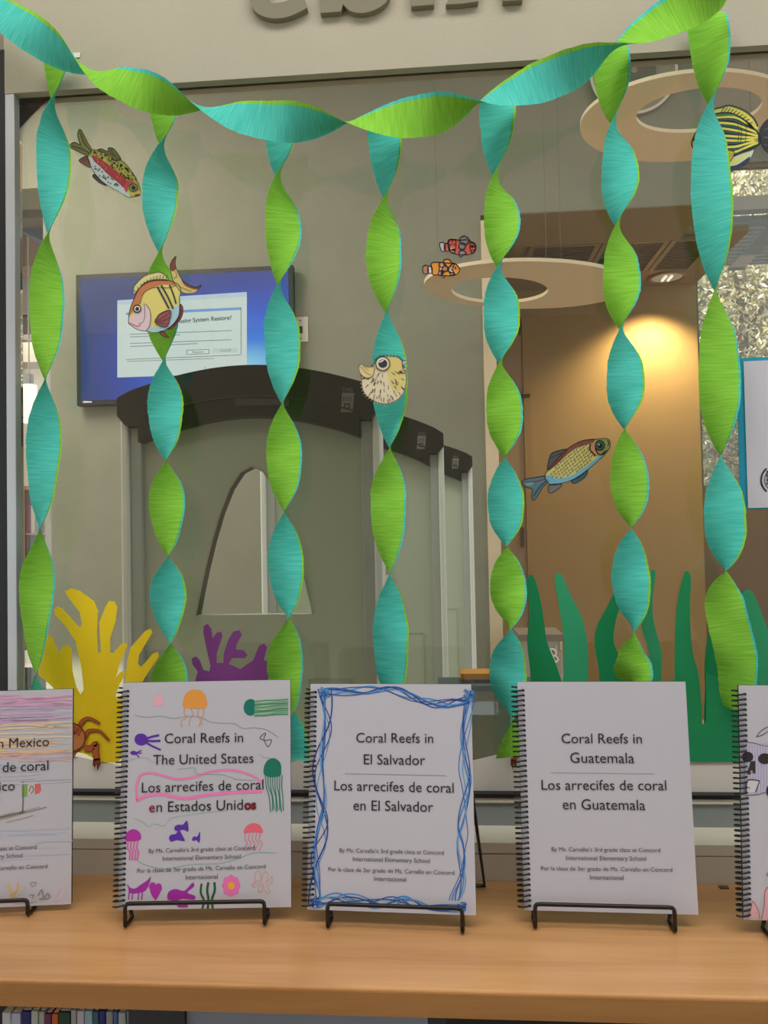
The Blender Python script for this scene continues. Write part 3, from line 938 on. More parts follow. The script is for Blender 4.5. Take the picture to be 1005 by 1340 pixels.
yel = T(0, 640, 2.5125, [(120, 560), (135, 520), (160, 478), (172, 490), (196, 545), (203, 520), (220, 511), (234, 525), (238, 600), (250, 650), (264, 676), (275, 660), (268, 590), (248, 500), (215, 450), (180, 412), (178, 395), (190, 387), (206, 395), (262, 458), (270, 445),
      (262, 405), (222, 352), (214, 335), (232, 326), (262, 335), (308, 368), (322, 400), (318, 470), (322, 540), (332, 535), (326, 440), (346, 388), (358, 368), (375, 369), (385, 388), (380, 432), (362, 490), (362, 538), (372, 540), (396, 512), (412, 504), (419, 515), (392, 575), (380, 622), (392, 604), (405, 598), (412, 608), (392, 642), (380, 676), (384, 692), (398, 680),
      (412, 630), (418, 565), (430, 520), (478, 466), (495, 459), (501, 472), (457, 545), (453, 575), (464, 585), (502, 542), (517, 535), (523, 550), (492, 596), (464, 640), (464, 740), (420, 860), (385, 900), (330, 898), (280, 870), (240, 862), (120, 850), (100, 700), (118, 660), (180, 664), (172, 650), (128, 612)])
M_YEL = mat((250, 216, 20), .75, var=.02, vscale=30, name='yellow_paper')
d = MB(); card(d, yel, G0 - .0021, M_YEL)
d.build('paper_coral', label='yellow paper coral cutout between the first and second books', cat='paper coral', group='paper coral cutouts', loc=P(120, 900, G0))
pur = T(0, 640, 2.5125, [(640, 636), (650, 600), (632, 575), (630, 558), (642, 550), (655, 562), (668, 595), (688, 600), (692, 582), (678, 520), (668, 470), (670, 450), (682, 443), (694, 460), (698, 492), (712, 472), (726, 469), (731, 484), (712, 540), (712, 572), (734, 572), (736, 540), (752, 492), (768, 468), (788, 464), (794, 480), (776, 515), (776, 527), (800, 530), (813, 545), (806, 556), (762, 556), (752, 575), (790, 592), (832, 563), (852, 515), (868, 508), (878, 520), (866, 562), (900, 575), (880, 625), (870, 700), (860, 860), (700, 870), (690, 720)])
d = MB(); card(d, pur, G0 - .0021, mat((134, 62, 140), .75, name='purple_paper'))
d.build('paper_coral', label='purple paper coral cutout behind the United States book', cat='paper coral', group='paper coral cutouts', loc=P(300, 900, G0))

# kelp
def kelp(name, pts, m, lab, k, sm=4):
    d = MB(); card(d, pts, G0 - .0021 - .001 * k, m, .0009, sm)
    q = sum((P(u, v, G0) for u, v in pts), Vector()) / len(pts)
    d.build(name, label=lab, cat='paper kelp', group='green paper kelp on the window', loc=q)
K1 = mat((0, 142, 84), .75, name='dark_green_paper'); K2 = mat((44, 162, 112), .75, name='mid_green_paper'); K3 = mat((22, 152, 94), .75, name='green_paper')
kelp('paper_kelp', [(693, 753), (689, 765), (693, 800), (690, 840), (694, 880), (700, 940), (740, 940), (738, 905), (728, 870), (716, 840), (711, 805), (704, 770), (698, 754)], K1, 'dark green paper kelp blade nearest the Guatemala book, leftmost', 0)
kelp('paper_kelp', [(729, 750), (726, 760), (731, 790), (738, 840), (737, 885), (734, 940), (775, 940), (770, 890), (769, 845), (762, 810), (745, 775), (736, 754)], K2, 'second paper kelp blade from the left, with a slight lean', 1)
kelp('paper_kelp', [(804, 776), (794, 795), (781, 820), (778, 845), (784, 880), (786, 940), (836, 940), (832, 905), (824, 878), (812, 862), (803, 838), (806, 812), (812, 790), (810, 778)], K1, 'curved dark paper kelp blade just left of the sixth streamer', 0)
kelp('paper_kelp', [(852, 747), (842, 770), (838, 792), (840, 822), (849, 853), (848, 890), (842, 940), (868, 940), (866, 890), (866, 855), (856, 815), (854, 785), (858, 750)], K2, 'thin paper kelp blade just right of the sixth streamer', 1)
kelp('paper_kelp', [(897, 747), (890, 770), (885, 800), (883, 850), (883, 885), (884, 960), (917, 960), (915, 890), (908, 860), (904, 830), (903, 790), (904, 756)], K3, 'straight paper kelp blade standing alone left of the last streamer', 1)
kelp('paper_kelp', [(931, 824), (925, 840), (922, 870), (923, 900), (925, 960), (970, 960), (966, 930), (952, 890), (944, 850), (936, 828)], K1, 'short dark paper kelp blade partly behind the last streamer', 0)
kelp('paper_kelp', [(976, 772), (971, 780), (974, 810), (978, 850), (978, 900), (974, 960), (1050, 960), (1030, 900), (1005, 825), (992, 790), (984, 774)], K2, 'broad paper kelp blade at the far right beside the last streamer', 1)
bp = [(686, 905), (740, 905), (775, 905), (800, 903), (846, 903), (880, 890), (910, 880), (916, 915), (918, 945), (921, 949), (924, 942), (924, 880), (945, 890), (975, 900), (1050, 890), (1050, 997), (860, 997), (690, 996)]
kelp('paper_kelp', bp, K3, 'wide green paper base joining the kelp blades above the cream strip', 2, 0)

# blue sheet with white sheet at right
sg = thing('notice_sheet', P(985, 570, G0), 'white notice on a bright blue sheet taped at the right of the window', 'notice')
d = MB(); card(d, [(964.5, 469), (968.5, 667), (1120, 664), (1116, 462)], G0 - .0035, mat((0, 152, 186), .6), .0015); d.build('blue_backing', sg)
d = MB(); card(d, [(973, 473), (979, 665), (1114, 661), (1110, 466)], G0 - .0055, mat((206, 206, 216), .6), .0012); d.build('white_sheet', sg)
em = MB()
ink = mat((24, 24, 28), .6)
NY = Vector((0, -1, 0))
def arc(cx, cy, r, a0, a1, n=18): return [(cx + r * math.cos(math.radians(a0 + (a1 - a0) * i / n)), cy + r * math.sin(math.radians(a0 + (a1 - a0) * i / n))) for i in range(n + 1)]
for r, wd in ((19, 2.0), (14.5, .9)):
    em.strip([P(u, v, G0 - .0062) for u, v in arc(1015, 628, r, 128, 232)], wd / F * 1.18, NY, ink)
for yy in (617, 622, 628, 633):
    em.strip([P(1003, yy, G0 - .0062), P(1014, yy + 1, G0 - .0062)], 1.3 / F * 1.18, NY, ink)
em.strip([P(1004, 616, G0 - .0062), P(1004, 634, G0 - .0062)], 1.0 / F * 1.18, NY, ink)
em.build('emblem', sg)

# ---- fish cutouts
class Cut:
    def __init__(s, name, ox, oy, sc, lab, cat, center, grp='paper sea animals on the window', Y=None):
        s.ox, s.oy, s.sc = ox, oy, sc
        s.Y = Y or G0 - .0045
        c = T(ox, oy, sc, [center])[0]
        s.t = thing(name, P(c[0], c[1], s.Y), lab, cat, grp)
    def pt(s, p, lay): 
        return P(s.ox + p[0] / s.sc, s.oy + p[1] / s.sc, s.Y - .00022 * lay)
    def poly(s, mb, pts, c, lay=1, sm=0):
        m = mat(c, .6)
        if sm: pts = smooth_line(pts, sm, True)
        q = [s.pt(p, lay) for p in pts]
        mb.prism(q, Vector((0, .0002 if lay else .0009, 0)), m)
    def line(s, mb, pts, wd, c, lay=3, sm=3):
        if sm and len(pts) > 2: pts = smooth_line(pts, sm)
        mb.strip([s.pt(p, lay) for p in pts], wd / s.sc / F * s.Y, NY, mat(c, .6))
    def part(s, name, pts, c, details=(), sm=3, edge=(34, 28, 24), lay=0, ew=7):
        mb = MB()
        s.poly(mb, pts, c, lay, sm)
        if edge:
            pp = smooth_line(pts, sm, True) if sm else list(pts)
            s.line(mb, pp + [pp[0]], ew, edge, lay + 3, 0)
        for kd in details:
            if kd[0] == 'p': s.poly(mb, kd[1], kd[2], lay + (kd[3] if len(kd) > 3 else 1), 3)
            elif kd[0] == 'l': s.line(mb, kd[1], kd[3], kd[2], lay + 3)
            elif kd[0] == 'c': s.poly(mb, circ(kd[1][0], kd[1][1], kd[3], None, 14), kd[2], lay + (kd[4] if len(kd) > 4 else 4))
        return mb.build(name, s.t)
def inside(p, poly):
    r = False; j = len(poly) - 1
    for i in range(len(poly)):
        a, b = poly[i], poly[j]
        if (a[1] > p[1]) != (b[1] > p[1]) and p[0] < (b[0] - a[0]) * (p[1] - a[1]) / (b[1] - a[1]) + a[0]: r = not r
        j = i
    return r
def scatter(poly, n):
    xs_ = [p[0] for p in poly]; ys_ = [p[1] for p in poly]; out = []
    while len(out) < n:
        p = (random.uniform(min(xs_), max(xs_)), random.uniform(min(ys_), max(ys_)))
        if inside(p, poly): out.append(p)
    return out

# trout
c = Cut('paper_trout', 80, 160, 8.375, 'spotted trout cutout with a red side stripe, nosing down at upper left', 'paper fish', (550, 560))
tb_ = [(290, 370), (345, 300), (420, 315), (500, 345), (580, 375), (650, 410), (720, 470), (790, 560), (840, 650), (868, 740), (862, 800), (800, 818), (740, 825), (680, 790), (600, 745), (520, 700), (440, 640), (370, 560), (320, 470)]
upper = [(345, 310), (500, 355), (650, 425), (780, 560), (830, 650), (740, 640), (620, 540), (480, 430), (350, 350)]
det = [('p', [(300, 380), (350, 400), (430, 490), (520, 580), (620, 660), (700, 720), (750, 790), (740, 820), (600, 740), (520, 695), (440, 635), (370, 555), (320, 465)], (196, 212, 214)),
       ('p', [(340, 362), (420, 395), (520, 465), (620, 545), (720, 630), (740, 680), (690, 720), (620, 655), (520, 575), (430, 485), (360, 425)], (168, 52, 60), 2),
       ('p', [(690, 720), (720, 650), (790, 640), (770, 680), (730, 700), (720, 770)], (196, 70, 76), 3),
       ('p', [(740, 740), (860, 750), (860, 800), (760, 800)], (206, 196, 96), 2)]
det += [('c', p, (60, 62, 24), 9, 3) for p in scatter(upper, 60)]
det += [('c', p, (226, 214, 108), 8, 3) for p in scatter(upper, 40)]
det += [('c', p, (86, 84, 80), 8, 3) for p in scatter([(330, 430), (430, 520), (620, 670), (640, 730), (520, 670), (400, 570)], 26)]
det += [('c', p, (220, 100, 90), 7, 4) for p in scatter([(345, 370), (520, 470), (700, 640), (640, 640), (430, 480)], 18)]
c.part('tail_fin', [(335, 305), (290, 220), (245, 130), (215, 78), (190, 90), (180, 150), (200, 220), (215, 250), (170, 225), (130, 220), (90, 262), (120, 290), (190, 325), (250, 355), (290, 360)], (128, 128, 78),
       [('l', [(320, 310), (250, 220), (210, 120)], (62, 62, 34), 8), ('l', [(300, 330), (220, 290), (120, 262)], (50, 50, 34), 9), ('l', [(310, 320), (230, 240), (195, 130)], (190, 190, 90), 7)])
c.part('dorsal_fin', [(400, 308), (440, 290), (510, 318), (515, 280), (570, 285), (620, 340), (655, 412), (600, 400), (500, 360)], (112, 112, 62), [('l', [(540, 290), (600, 380)], (60, 60, 34), 7), ('l', [(520, 300), (570, 370)], (60, 60, 34), 6)])
c.part('anal_fin', [(285, 375), (230, 390), (195, 420), (240, 460), (300, 492), (325, 485)], (140, 90, 70), [('l', [(300, 400), (230, 420)], (70, 50, 40), 6)])
c.part('pelvic_fin', [(370, 570), (345, 595), (400, 650), (450, 680), (500, 697), (440, 640)], (70, 66, 56))
c.part('body', tb_, (172, 170, 74), det, lay=1, ew=6)
c.part('eye', circ(790, 715, 46, 42), (150, 150, 90), [('c', (792, 716), (24, 24, 20), 22)], lay=6, sm=0)
c.part('mouth', [(805, 790), (860, 786), (855, 803), (812, 802)], (120, 50, 30), lay=6, edge=None)

# round fish
c = Cut('paper_round_fish', 155, 325, 8.375, 'round yellow and brown fish cutout over the television', 'paper fish', (400, 620), Y=1.107)
body = [(110, 820), (115, 720), (135, 640), (175, 540), (220, 450), (290, 375), (380, 345), (480, 340), (560, 350), (610, 370), (660, 400), (685, 470), (668, 540), (672, 640), (660, 740), (600, 830), (520, 890), (450, 915), (380, 925), (310, 908), (240, 900), (170, 870), (140, 845)]
c.part('dorsal_fin', [(160, 495), (168, 420), (215, 360), (285, 300), (370, 272), (450, 260), (520, 298), (548, 350), (480, 352), (380, 357), (290, 388), (225, 440), (178, 497)], (212, 208, 140),
       [('l', [(185 + 33 * i, 480 - 32 * i + 1.9 * i * i), (172 + 36 * i, 455 - 37 * i + 2.1 * i * i)], (66, 56, 36), 7) for i in range(11)])
c.part('tail_fin', [(610, 380), (575, 270), (566, 190), (590, 130), (632, 84), (622, 160), (642, 240), (690, 330), (740, 380), (820, 420), (870, 420), (910, 398), (880, 450), (830, 488), (760, 495), (690, 480), (640, 420)], (206, 188, 118),
       [('p', [(566, 190), (590, 130), (632, 84), (622, 160), (632, 220), (600, 250), (575, 240)], (112, 66, 40)), ('p', [(690, 335), (740, 380), (820, 420), (870, 420), (910, 398), (880, 450), (800, 440), (720, 400)], (122, 76, 46)),
        ('l', [(610, 330), (640, 300), (622, 250)], (120, 90, 50), 6), ('l', [(650, 410), (720, 440), (800, 470)], (120, 90, 50), 5)])
c.part('anal_fin', [(672, 610), (706, 645), (702, 730), (662, 805), (595, 872), (535, 888), (600, 835), (650, 770), (668, 700)], (140, 72, 76), [('l', [(690, 660), (670, 760), (600, 850)], (80, 30, 40), 6)])
c.part('pelvic_fin', [(450, 915), (490, 903), (522, 940), (552, 979), (500, 970), (462, 942)], (122, 68, 62))
c.part('body', body, (218, 208, 118),
       [('p', [(112, 740), (135, 640), (175, 540), (220, 450), (290, 378), (380, 348), (480, 343), (560, 353), (620, 380), (600, 405), (500, 395), (400, 420), (300, 465), (250, 530), (225, 620), (180, 640), (150, 700)], (192, 118, 74), 1),
        ('p', [(116, 770), (180, 710), (230, 690), (250, 650), (300, 618), (340, 650), (352, 760), (350, 850), (312, 904), (240, 896), (170, 868), (112, 822)], (218, 198, 204), 2),
        ('p', [(352, 862), (430, 862), (540, 800), (572, 690), (630, 625), (668, 640), (655, 740), (596, 830), (520, 886), (450, 912), (380, 920), (320, 905)], (160, 202, 214), 1),
        ('l', [(110, 815), (150, 830), (200, 855), (245, 840)], (190, 110, 110), 12), ('l', [(235, 610), (270, 500), (330, 450), (420, 425), (540, 432), (640, 400)], (60, 40, 30), 6),
        ('l', [(280, 600), (290, 700), (275, 800), (220, 830)], (90, 60, 60), 6), ('l', [(300, 610), (350, 700), (345, 840), (300, 905)], (70, 50, 50), 7),
        ('l', [(425, 420), (490, 540), (552, 660)], (58, 62, 40), 20), ('l', [(468, 402), (540, 530), (600, 662)], (58, 62, 40), 20), ('l', [(560, 402), (600, 500), (632, 606)], (58, 62, 40), 18),
        ('l', [(450, 430), (510, 540), (565, 650)], (196, 190, 180), 8)], lay=1, ew=7)
c.part('pectoral_fin', [(400, 795), (440, 730), (500, 692), (570, 680), (566, 760), (530, 856), (460, 850), (415, 822)], (146, 82, 80),
       [('l', [(410, 800), (480, 760), (560, 700)], (84, 40, 44), 5), ('l', [(415, 805), (490, 790), (555, 760)], (84, 40, 44), 5), ('l', [(420, 812), (480, 820), (530, 830)], (84, 40, 44), 5)], lay=7)
c.part('eye', circ(205, 660, 40), (240, 238, 232), [('c', (205, 662), (20, 20, 18), 20)], lay=7, sm=0, ew=12)

# puffer
c = Cut('paper_pufferfish', 460, 455, 11.82, 'spiny cream pufferfish cutout with one large eye', 'paper fish', (490, 500), Y=1.107)
pb_ = [(370, 200), (430, 145), (500, 130), (600, 135), (700, 142), (750, 172), (792, 215), (800, 300), (835, 380), (848, 500), (828, 620), (798, 710), (735, 785), (650, 838), (560, 868), (450, 860), (360, 830), (270, 775), (200, 705), (162, 610), (155, 500), (150, 420), (220, 330), (330, 280)]
spk = MB()
cx0, cy0 = 500, 500
N = 46
sm = smooth_line(pb_, 6, True)
for i in range(0, len(sm), 3):
    p = sm[i]; dx, dy = p[0] - cx0, p[1] - cy0; L = math.hypot(dx, dy); dx /= L; dy /= L
    tx_, ty_ = -dy, dx
    q = [(p[0] - dx * 12 + tx_ * 15, p[1] - dy * 12 + ty_ * 15), (p[0] + dx * 34, p[1] + dy * 34), (p[0] - dx * 12 - tx_ * 15, p[1] - dy * 12 - ty_ * 15)]
    c.poly(spk, q, (226, 216, 186) if p[1] > 300 else (90, 84, 60), 0)
    c.line(spk, q, 6, (36, 32, 28), 2, 0)
spk.build('spines', c.t)
det = [('p', [(560, 150), (700, 150), (790, 240), (820, 400), (800, 600), (700, 700), (620, 620), (560, 420)], (216, 202, 122), 1)]
for p in scatter([(200, 420), (380, 380), (600, 360), (780, 330), (820, 560), (740, 740), (560, 840), (360, 790), (220, 660)], 62):
    dx, dy = p[0] - 490, p[1] - 300; L = math.hypot(dx, dy) + 1; a = random.uniform(-.2, .2)
    ux, uy = dx / L + a, dy / L + abs(a)
    l = random.uniform(35, 70)
    det.append(('l', [p, (p[0] + ux * l, p[1] + uy * l)], random.choice([(40, 36, 30), (70, 64, 52), (120, 112, 92)]), random.uniform(7, 13)))
    det.append(('p', [(p[0] - 10, p[1]), (p[0] + 10, p[1]), (p[0] + ux * l * .9 + 6, p[1] + uy * l * .9)], (238, 230, 212), 2))
c.part('body', pb_, (224, 212, 178), det, lay=1, ew=6)
c.part('pectoral_fin', [(150, 250), (110, 300), (130, 380), (165, 430), (240, 470), (320, 440), (350, 350), (345, 290), (280, 300), (210, 285)], (222, 204, 142), [('l', [(140, 280), (220, 380), (300, 420)], (150, 110, 70), 7), ('l', [(180, 285), (260, 350)], (160, 130, 80), 6)], lay=6)
c.part('tail_fin', [(785, 215), (850, 200), (866, 225), (805, 262), (800, 300), (862, 310), (835, 352), (800, 345)], (206, 196, 200), lay=4)
c.part('eye', circ(482, 245, 108, 108, 26), (218, 208, 168), [('p', circ(482, 240, 82, 80, 18), (240, 234, 226), 1), ('p', circ(484, 245, 70, 66, 18), (46, 46, 54), 2), ('p', [(420, 232), (455, 200), (500, 185), (480, 215)], (226, 226, 232), 3)], lay=7, sm=0, ew=12)

# clownfish
def clown(ox, oy, A, Wt, lab, spec):
    c = Cut('paper_clownfish', ox, oy, 11.17, lab, 'paper fish', spec['c'])
    for nm, pts, col in spec['parts']:
        c.part(nm, pts, col, edge=(26, 22, 22), ew=15, lay=spec['lay'].get(nm, 1))
    c.part('eye', circ(spec['eye'][0], spec['eye'][1], 16, 12, 12), (20, 18, 18), lay=8, sm=0, edge=None)
R_, W1, G_ = (222, 92, 74), (200, 196, 196), (132, 126, 126)
clown(545, 300, R_, G_, 'small red and grey clownfish cutout, the upper of the pair', dict(c=(600, 250), eye=(815, 240), lay={'body': 1, 'tail_fin': 0, 'dorsal_fin': 4, 'pectoral_fin': 5, 'pelvic_fin': 4}, parts=[
    ('tail_fin', [(338, 200), (400, 195), (424, 250), (414, 320), (368, 318), (345, 260)], W1),
    ('tail_base', [(412, 215), (475, 215), (480, 310), (415, 315)], R_),
    ('body', [(462, 165), (540, 148), (640, 160), (740, 155), (800, 180), (850, 210), (872, 275), (840, 335), (780, 368), (700, 375), (600, 370), (540, 352), (480, 310)], R_),
    ('white_band', [(468, 168), (530, 150), (572, 165), (574, 260), (552, 348), (500, 335), (476, 290)], W1),
    ('head', [(792, 185), (848, 210), (868, 276), (836, 340), (808, 345), (782, 270)], G_),
    ('dorsal_fin', [(630, 135), (690, 96), (742, 118), (776, 160), (722, 222), (655, 205)], G_),
    ('pelvic_fin', [(622, 335), (670, 305), (730, 350), (690, 372), (650, 410), (625, 380)], (150, 144, 144)),
    ('pectoral_fin', circ(665, 245, 48, 48, 10), G_)]))
O_, W2 = (238, 150, 42), (238, 236, 240)
clown(545, 300, O_, W2, 'small orange and white clownfish cutout, the lower of the pair', dict(c=(360, 570), eye=(570, 560), lay={'body': 1, 'tail_fin': 0, 'dorsal_fin': 4, 'pectoral_fin': 5, 'pelvic_fin': 4}, parts=[
    ('tail_fin', [(95, 540), (160, 530), (176, 595), (162, 646), (100, 640)], (196, 132, 90)),
    ('tail_base', [(172, 548), (222, 545), (226, 640), (172, 632)], W2),
    ('body', [(218, 495), (310, 480), (400, 490), (520, 500), (570, 505), (615, 550), (632, 600), (600, 650), (540, 672), (440, 680), (320, 668), (240, 665), (225, 600)], O_),
    ('white_band', [(334, 497), (392, 490), (412, 560), (376, 672), (322, 662), (335, 580)], W2),
    ('face_band', [(512, 506), (552, 502), (526, 590), (562, 662), (512, 674), (470, 590)], W2),
    ('dorsal_fin', [(392, 462), (442, 434), (494, 455), (514, 510), (466, 556), (430, 518)], O_),
    ('pelvic_fin', [(368, 665), (405, 620), (468, 610), (500, 680), (430, 680), (392, 712)], O_),
    ('pectoral_fin', circ(415, 575, 42, 42, 10), (204, 124, 70))]))

# carp
c = Cut('paper_carp', 675, 560, 7.73, 'scaly yellow and blue carp cutout swimming up to the right', 'paper fish', (620, 340))
cb2 = [(295, 485), (330, 420), (400, 340), (500, 230), (600, 160), (700, 122), (820, 113), (920, 108), (955, 140), (945, 210), (900, 270), (820, 345), (740, 412), (660, 472), (560, 530), (450, 562), (370, 573), (325, 555)]
c.part('tail_fin', [(62, 552), (100, 515), (200, 500), (300, 488), (325, 545), (270, 605), (215, 695), (180, 735), (160, 690), (168, 620), (100, 598)], (92, 128, 142), [('l', [(90, 550), (200, 540), (300, 510)], (130, 70, 60), 9), ('l', [(180, 690), (230, 610), (300, 540)], (50, 50, 60), 9), ('p', [(90, 550), (180, 545), (160, 580), (110, 580)], (128, 176, 186))])
c.part('dorsal_fin', [(320, 425), (348, 280), (395, 240), (520, 215), (460, 300), (390, 380)], (62, 88, 100), [('l', [(350, 300), (480, 240)], (110, 60, 50), 8), ('p', [(340, 380), (400, 310), (500, 240), (440, 310), (360, 400)], (112, 60, 56))])
c.part('pelvic_fin', [(335, 580), (460, 566), (440, 612), (345, 662)], (110, 118, 120), [('l', [(350, 640), (430, 590)], (150, 130, 130), 8)])
c.part('anal_fin', [(560, 535), (640, 490), (728, 425), (700, 500), (600, 562)], (56, 92, 104))
det = [('p', [(330, 425), (400, 340), (500, 232), (600, 163), (700, 126), (820, 118), (790, 150), (640, 190), (520, 270), (400, 380)], (128, 74, 62), 1),
       ('p', [(300, 488), (340, 480), (420, 510), (540, 490), (650, 430), (760, 350), (880, 250), (930, 220), (820, 343), (740, 410), (660, 470), (560, 528), (450, 560), (370, 571), (325, 553)], (112, 176, 200), 2),
       ('p', [(800, 120), (920, 110), (955, 142), (944, 208), (880, 275), (830, 270), (790, 200)], (150, 160, 92), 2),
       ('p', [(745, 170), (800, 150), (815, 220), (850, 270), (800, 270), (760, 230)], (202, 138, 104), 3),
       ('l', [(755, 165), (750, 215), (805, 285)], (80, 30, 26), 13), ('l', [(805, 205), (830, 260), (880, 270)], (60, 26, 22), 12), ('l', [(925, 125), (942, 150), (930, 180)], (40, 30, 24), 9)]
for i in range(15):
    for j in range(9):
        x = 350 + i * 27 + j * 14; y = 480 - i * 22 + j * 26 - 40
        x += random.uniform(-3, 3); y += random.uniform(-3, 3)
        if inside((x, y), [(380, 500), (340, 470), (500, 260), (640, 180), (750, 160), (780, 250), (780, 330), (600, 460), (450, 520)]):
            det.append(('l', arc(x, y, 9, 100, 330, 5), (58, 46, 40), 4.5))
c.part('body', cb2, (206, 196, 120), det, lay=1, ew=7)
c.part('eye', circ(850, 175, 46, 48), (84, 110, 96), [('c', (852, 178), (18, 20, 24), 26), ('c', (842, 168), (160, 190, 190), 9, 5)], lay=6, sm=0, ew=10)

# butterflyfish at right
c = Cut('paper_butterflyfish', 890, 120, 8.739, 'yellow and teal striped fish cutout behind the last streamer', 'paper fish', (560, 540))
Yl, Dk = (226, 216, 84), (22, 46, 56)
c.part('dorsal_fin', [(300, 300), (380, 205), (470, 178), (560, 156), (660, 182), (760, 230), (840, 300), (884, 385), (870, 405), (800, 380), (700, 300), (560, 240), (400, 260)], Yl,
       [('l', [(470 + 33 * i, 235 + i * i * 1.6), (505 + 36 * i, 180 + i * i * 2.1)], Dk, 9) for i in range(10)], ew=16, edge=Dk)
c.part('anal_fin', [(480, 780), (600, 740), (760, 660), (850, 640), (810, 760), (720, 840), (640, 880), (560, 898), (490, 850)], (206, 216, 190), [('p', [(520, 860), (640, 840), (740, 780), (800, 740), (780, 800), (700, 860), (560, 898)], (20, 50, 92)), ('p', [(520, 790), (640, 780), (760, 700), (720, 770), (560, 850)], (214, 220, 110))], edge=Dk)
c.part('tail_fin', [(905, 470), (940, 380), (1005, 312), (1060, 300), (1080, 500), (1060, 720), (990, 690), (935, 620)], (34, 36, 42), [('l', [(960, 520), (1060, 530)], (120, 120, 128), 8), ('l', [(960, 440), (1060, 390)], (100, 100, 110), 8), ('l', [(960, 600), (1060, 650)], (90, 90, 100), 8)], edge=(10, 12, 14))
fb = [(128, 592), (165, 490), (240, 370), (330, 280), (450, 240), (580, 245), (700, 300), (800, 390), (900, 480), (925, 540), (915, 600), (820, 660), (700, 700), (600, 740), (480, 790), (340, 770), (230, 720), (160, 660)]
det = []
for (y0_, y1_, y2_) in ((300, 292, 420), (360, 372, 470), (420, 440, 505), (505, 512, 530), (560, 560, 548), (640, 630, 560), (700, 690, 580)):
    det.append(('l', [(250, y0_ + 20), (420, y0_ - 4), (620, y1_), (760, (y1_ + y2_) / 2), (890, y2_)], Yl, 26))
    det.append(('l', [(260, y0_ + 50), (430, y0_ + 26), (600, y1_ + 30), (740, (y1_ + y2_) / 2 + 22)], (52, 112, 108), 11))
for xx in (660, 690, 745):
    det.append(('l', [(xx, 370), (xx + 14, 460), (xx, 570)], Dk, 7))
det.append(('l', [(300, 300), (470, 262), (620, 270), (760, 340), (900, 480)], (60, 128, 96), 18))
c.part('body', fb, Dk, det, lay=1, edge=(10, 16, 20), ew=10)
c.part('pectoral_fin', [(500, 690), (560, 670), (620, 690), (600, 750), (560, 800), (500, 780)], (214, 192, 60), [('l', [(520, 700), (600, 710)], Dk, 5), ('l', [(520, 730), (590, 735)], Dk, 5), ('l', [(520, 760), (570, 765)], Dk, 5)], lay=7)
c.part('face', [(135, 592), (170, 500), (245, 385), (250, 440), (210, 520), (200, 640), (165, 655)], (196, 186, 84), [('l', [(225, 400), (190, 500), (150, 560)], Dk, 12), ('c', (185, 545), Dk, 20)], lay=7)

# crabs
def crab(ox, oy, sc, sx, lab):
    c = Cut('paper_crab', ox, oy, sc, lab, 'paper crab', (150, 260), Y=G0 - .0042)
    f = lambda pts: [(150 + (x - 150) * sx, y) for x, y in pts]
    OR, DR = (190, 96, 52), (120, 44, 26)
    def leg(nm, pts, w0, w1, lay=0):
        mb = MB(); pts = smooth_line(f(pts), 5); n = len(pts)
        k = c.Y / F / c.sc
        for q, (cc_, ex, l2) in enumerate(((DR, 8, 0), (OR, 0, 2))):
            mb.strip([c.pt(p, lay + l2) for p in pts], [(w0 + (w1 - w0) * i / (n - 1) + ex) * k for i in range(n)], NY, mat(cc_, .6))
        mb.build(nm, c.t)
    leg('leg', [(240, 180), (270, 130), (310, 112), (350, 125), (397, 152)], 30, 8)
    leg('leg', [(285, 250), (305, 210), (350, 200), (400, 210), (465, 277)], 28, 8)
    leg('leg', [(60, 180), (30, 130), (-10, 112), (-50, 125), (-97, 152)], 30, 8)
    leg('leg', [(15, 250), (-5, 210), (-50, 200), (-100, 210), (-165, 277)], 28, 8)
    leg('leg', [(240, 330), (215, 360), (195, 400)], 26, 10)
    leg('leg', [(60, 330), (85, 360), (105, 400)], 26, 10)
    leg('claw_arm', [(280, 330), (330, 330), (365, 300), (362, 350), (372, 420)], 40, 44, 1)
    leg('claw_arm', [(20, 330), (-30, 330), (-65, 300), (-62, 350), (-72, 420)], 40, 44, 1)
    for s in (1, -1):
        g = (lambda pts: pts) if s == 1 else (lambda pts: [(300 - x, y) for x, y in pts])
        c.part('pincer', f(g([(350, 410), (395, 405), (395, 450), (378, 492), (372, 440), (355, 470), (345, 450)])), (150, 66, 34), edge=(40, 20, 16), lay=3, sm=0)
    c.part('shell', f([(20, 230), (60, 165), (150, 140), (240, 165), (285, 230), (270, 310), (210, 350), (150, 358), (90, 350), (30, 310)]), (206, 130, 66),
           [('p', f([(60, 180), (150, 155), (240, 180), (262, 215), (150, 240), (40, 215)]), (190, 86, 50), 1)] + [('c', p, (122, 30, 26), 6) for p in scatter(f([(60, 190), (240, 190), (250, 240), (50, 240)]), 20)], lay=4, edge=(110, 44, 26), ew=9)
    for xx in (110, 190):
        c.part('eye', [(p[0], p[1]) for p in circ(f([(xx, 150)])[0][0], 146, 13, 13, 10)], (24, 18, 16), lay=8, sm=0, edge=None)
crab(60, 920, 5.58, 1, 'orange crab cutout on the yellow coral beside the Mexico book')
crab(682, 938, 7.2, 1, 'orange crab cutout almost hidden behind the Guatemala book')

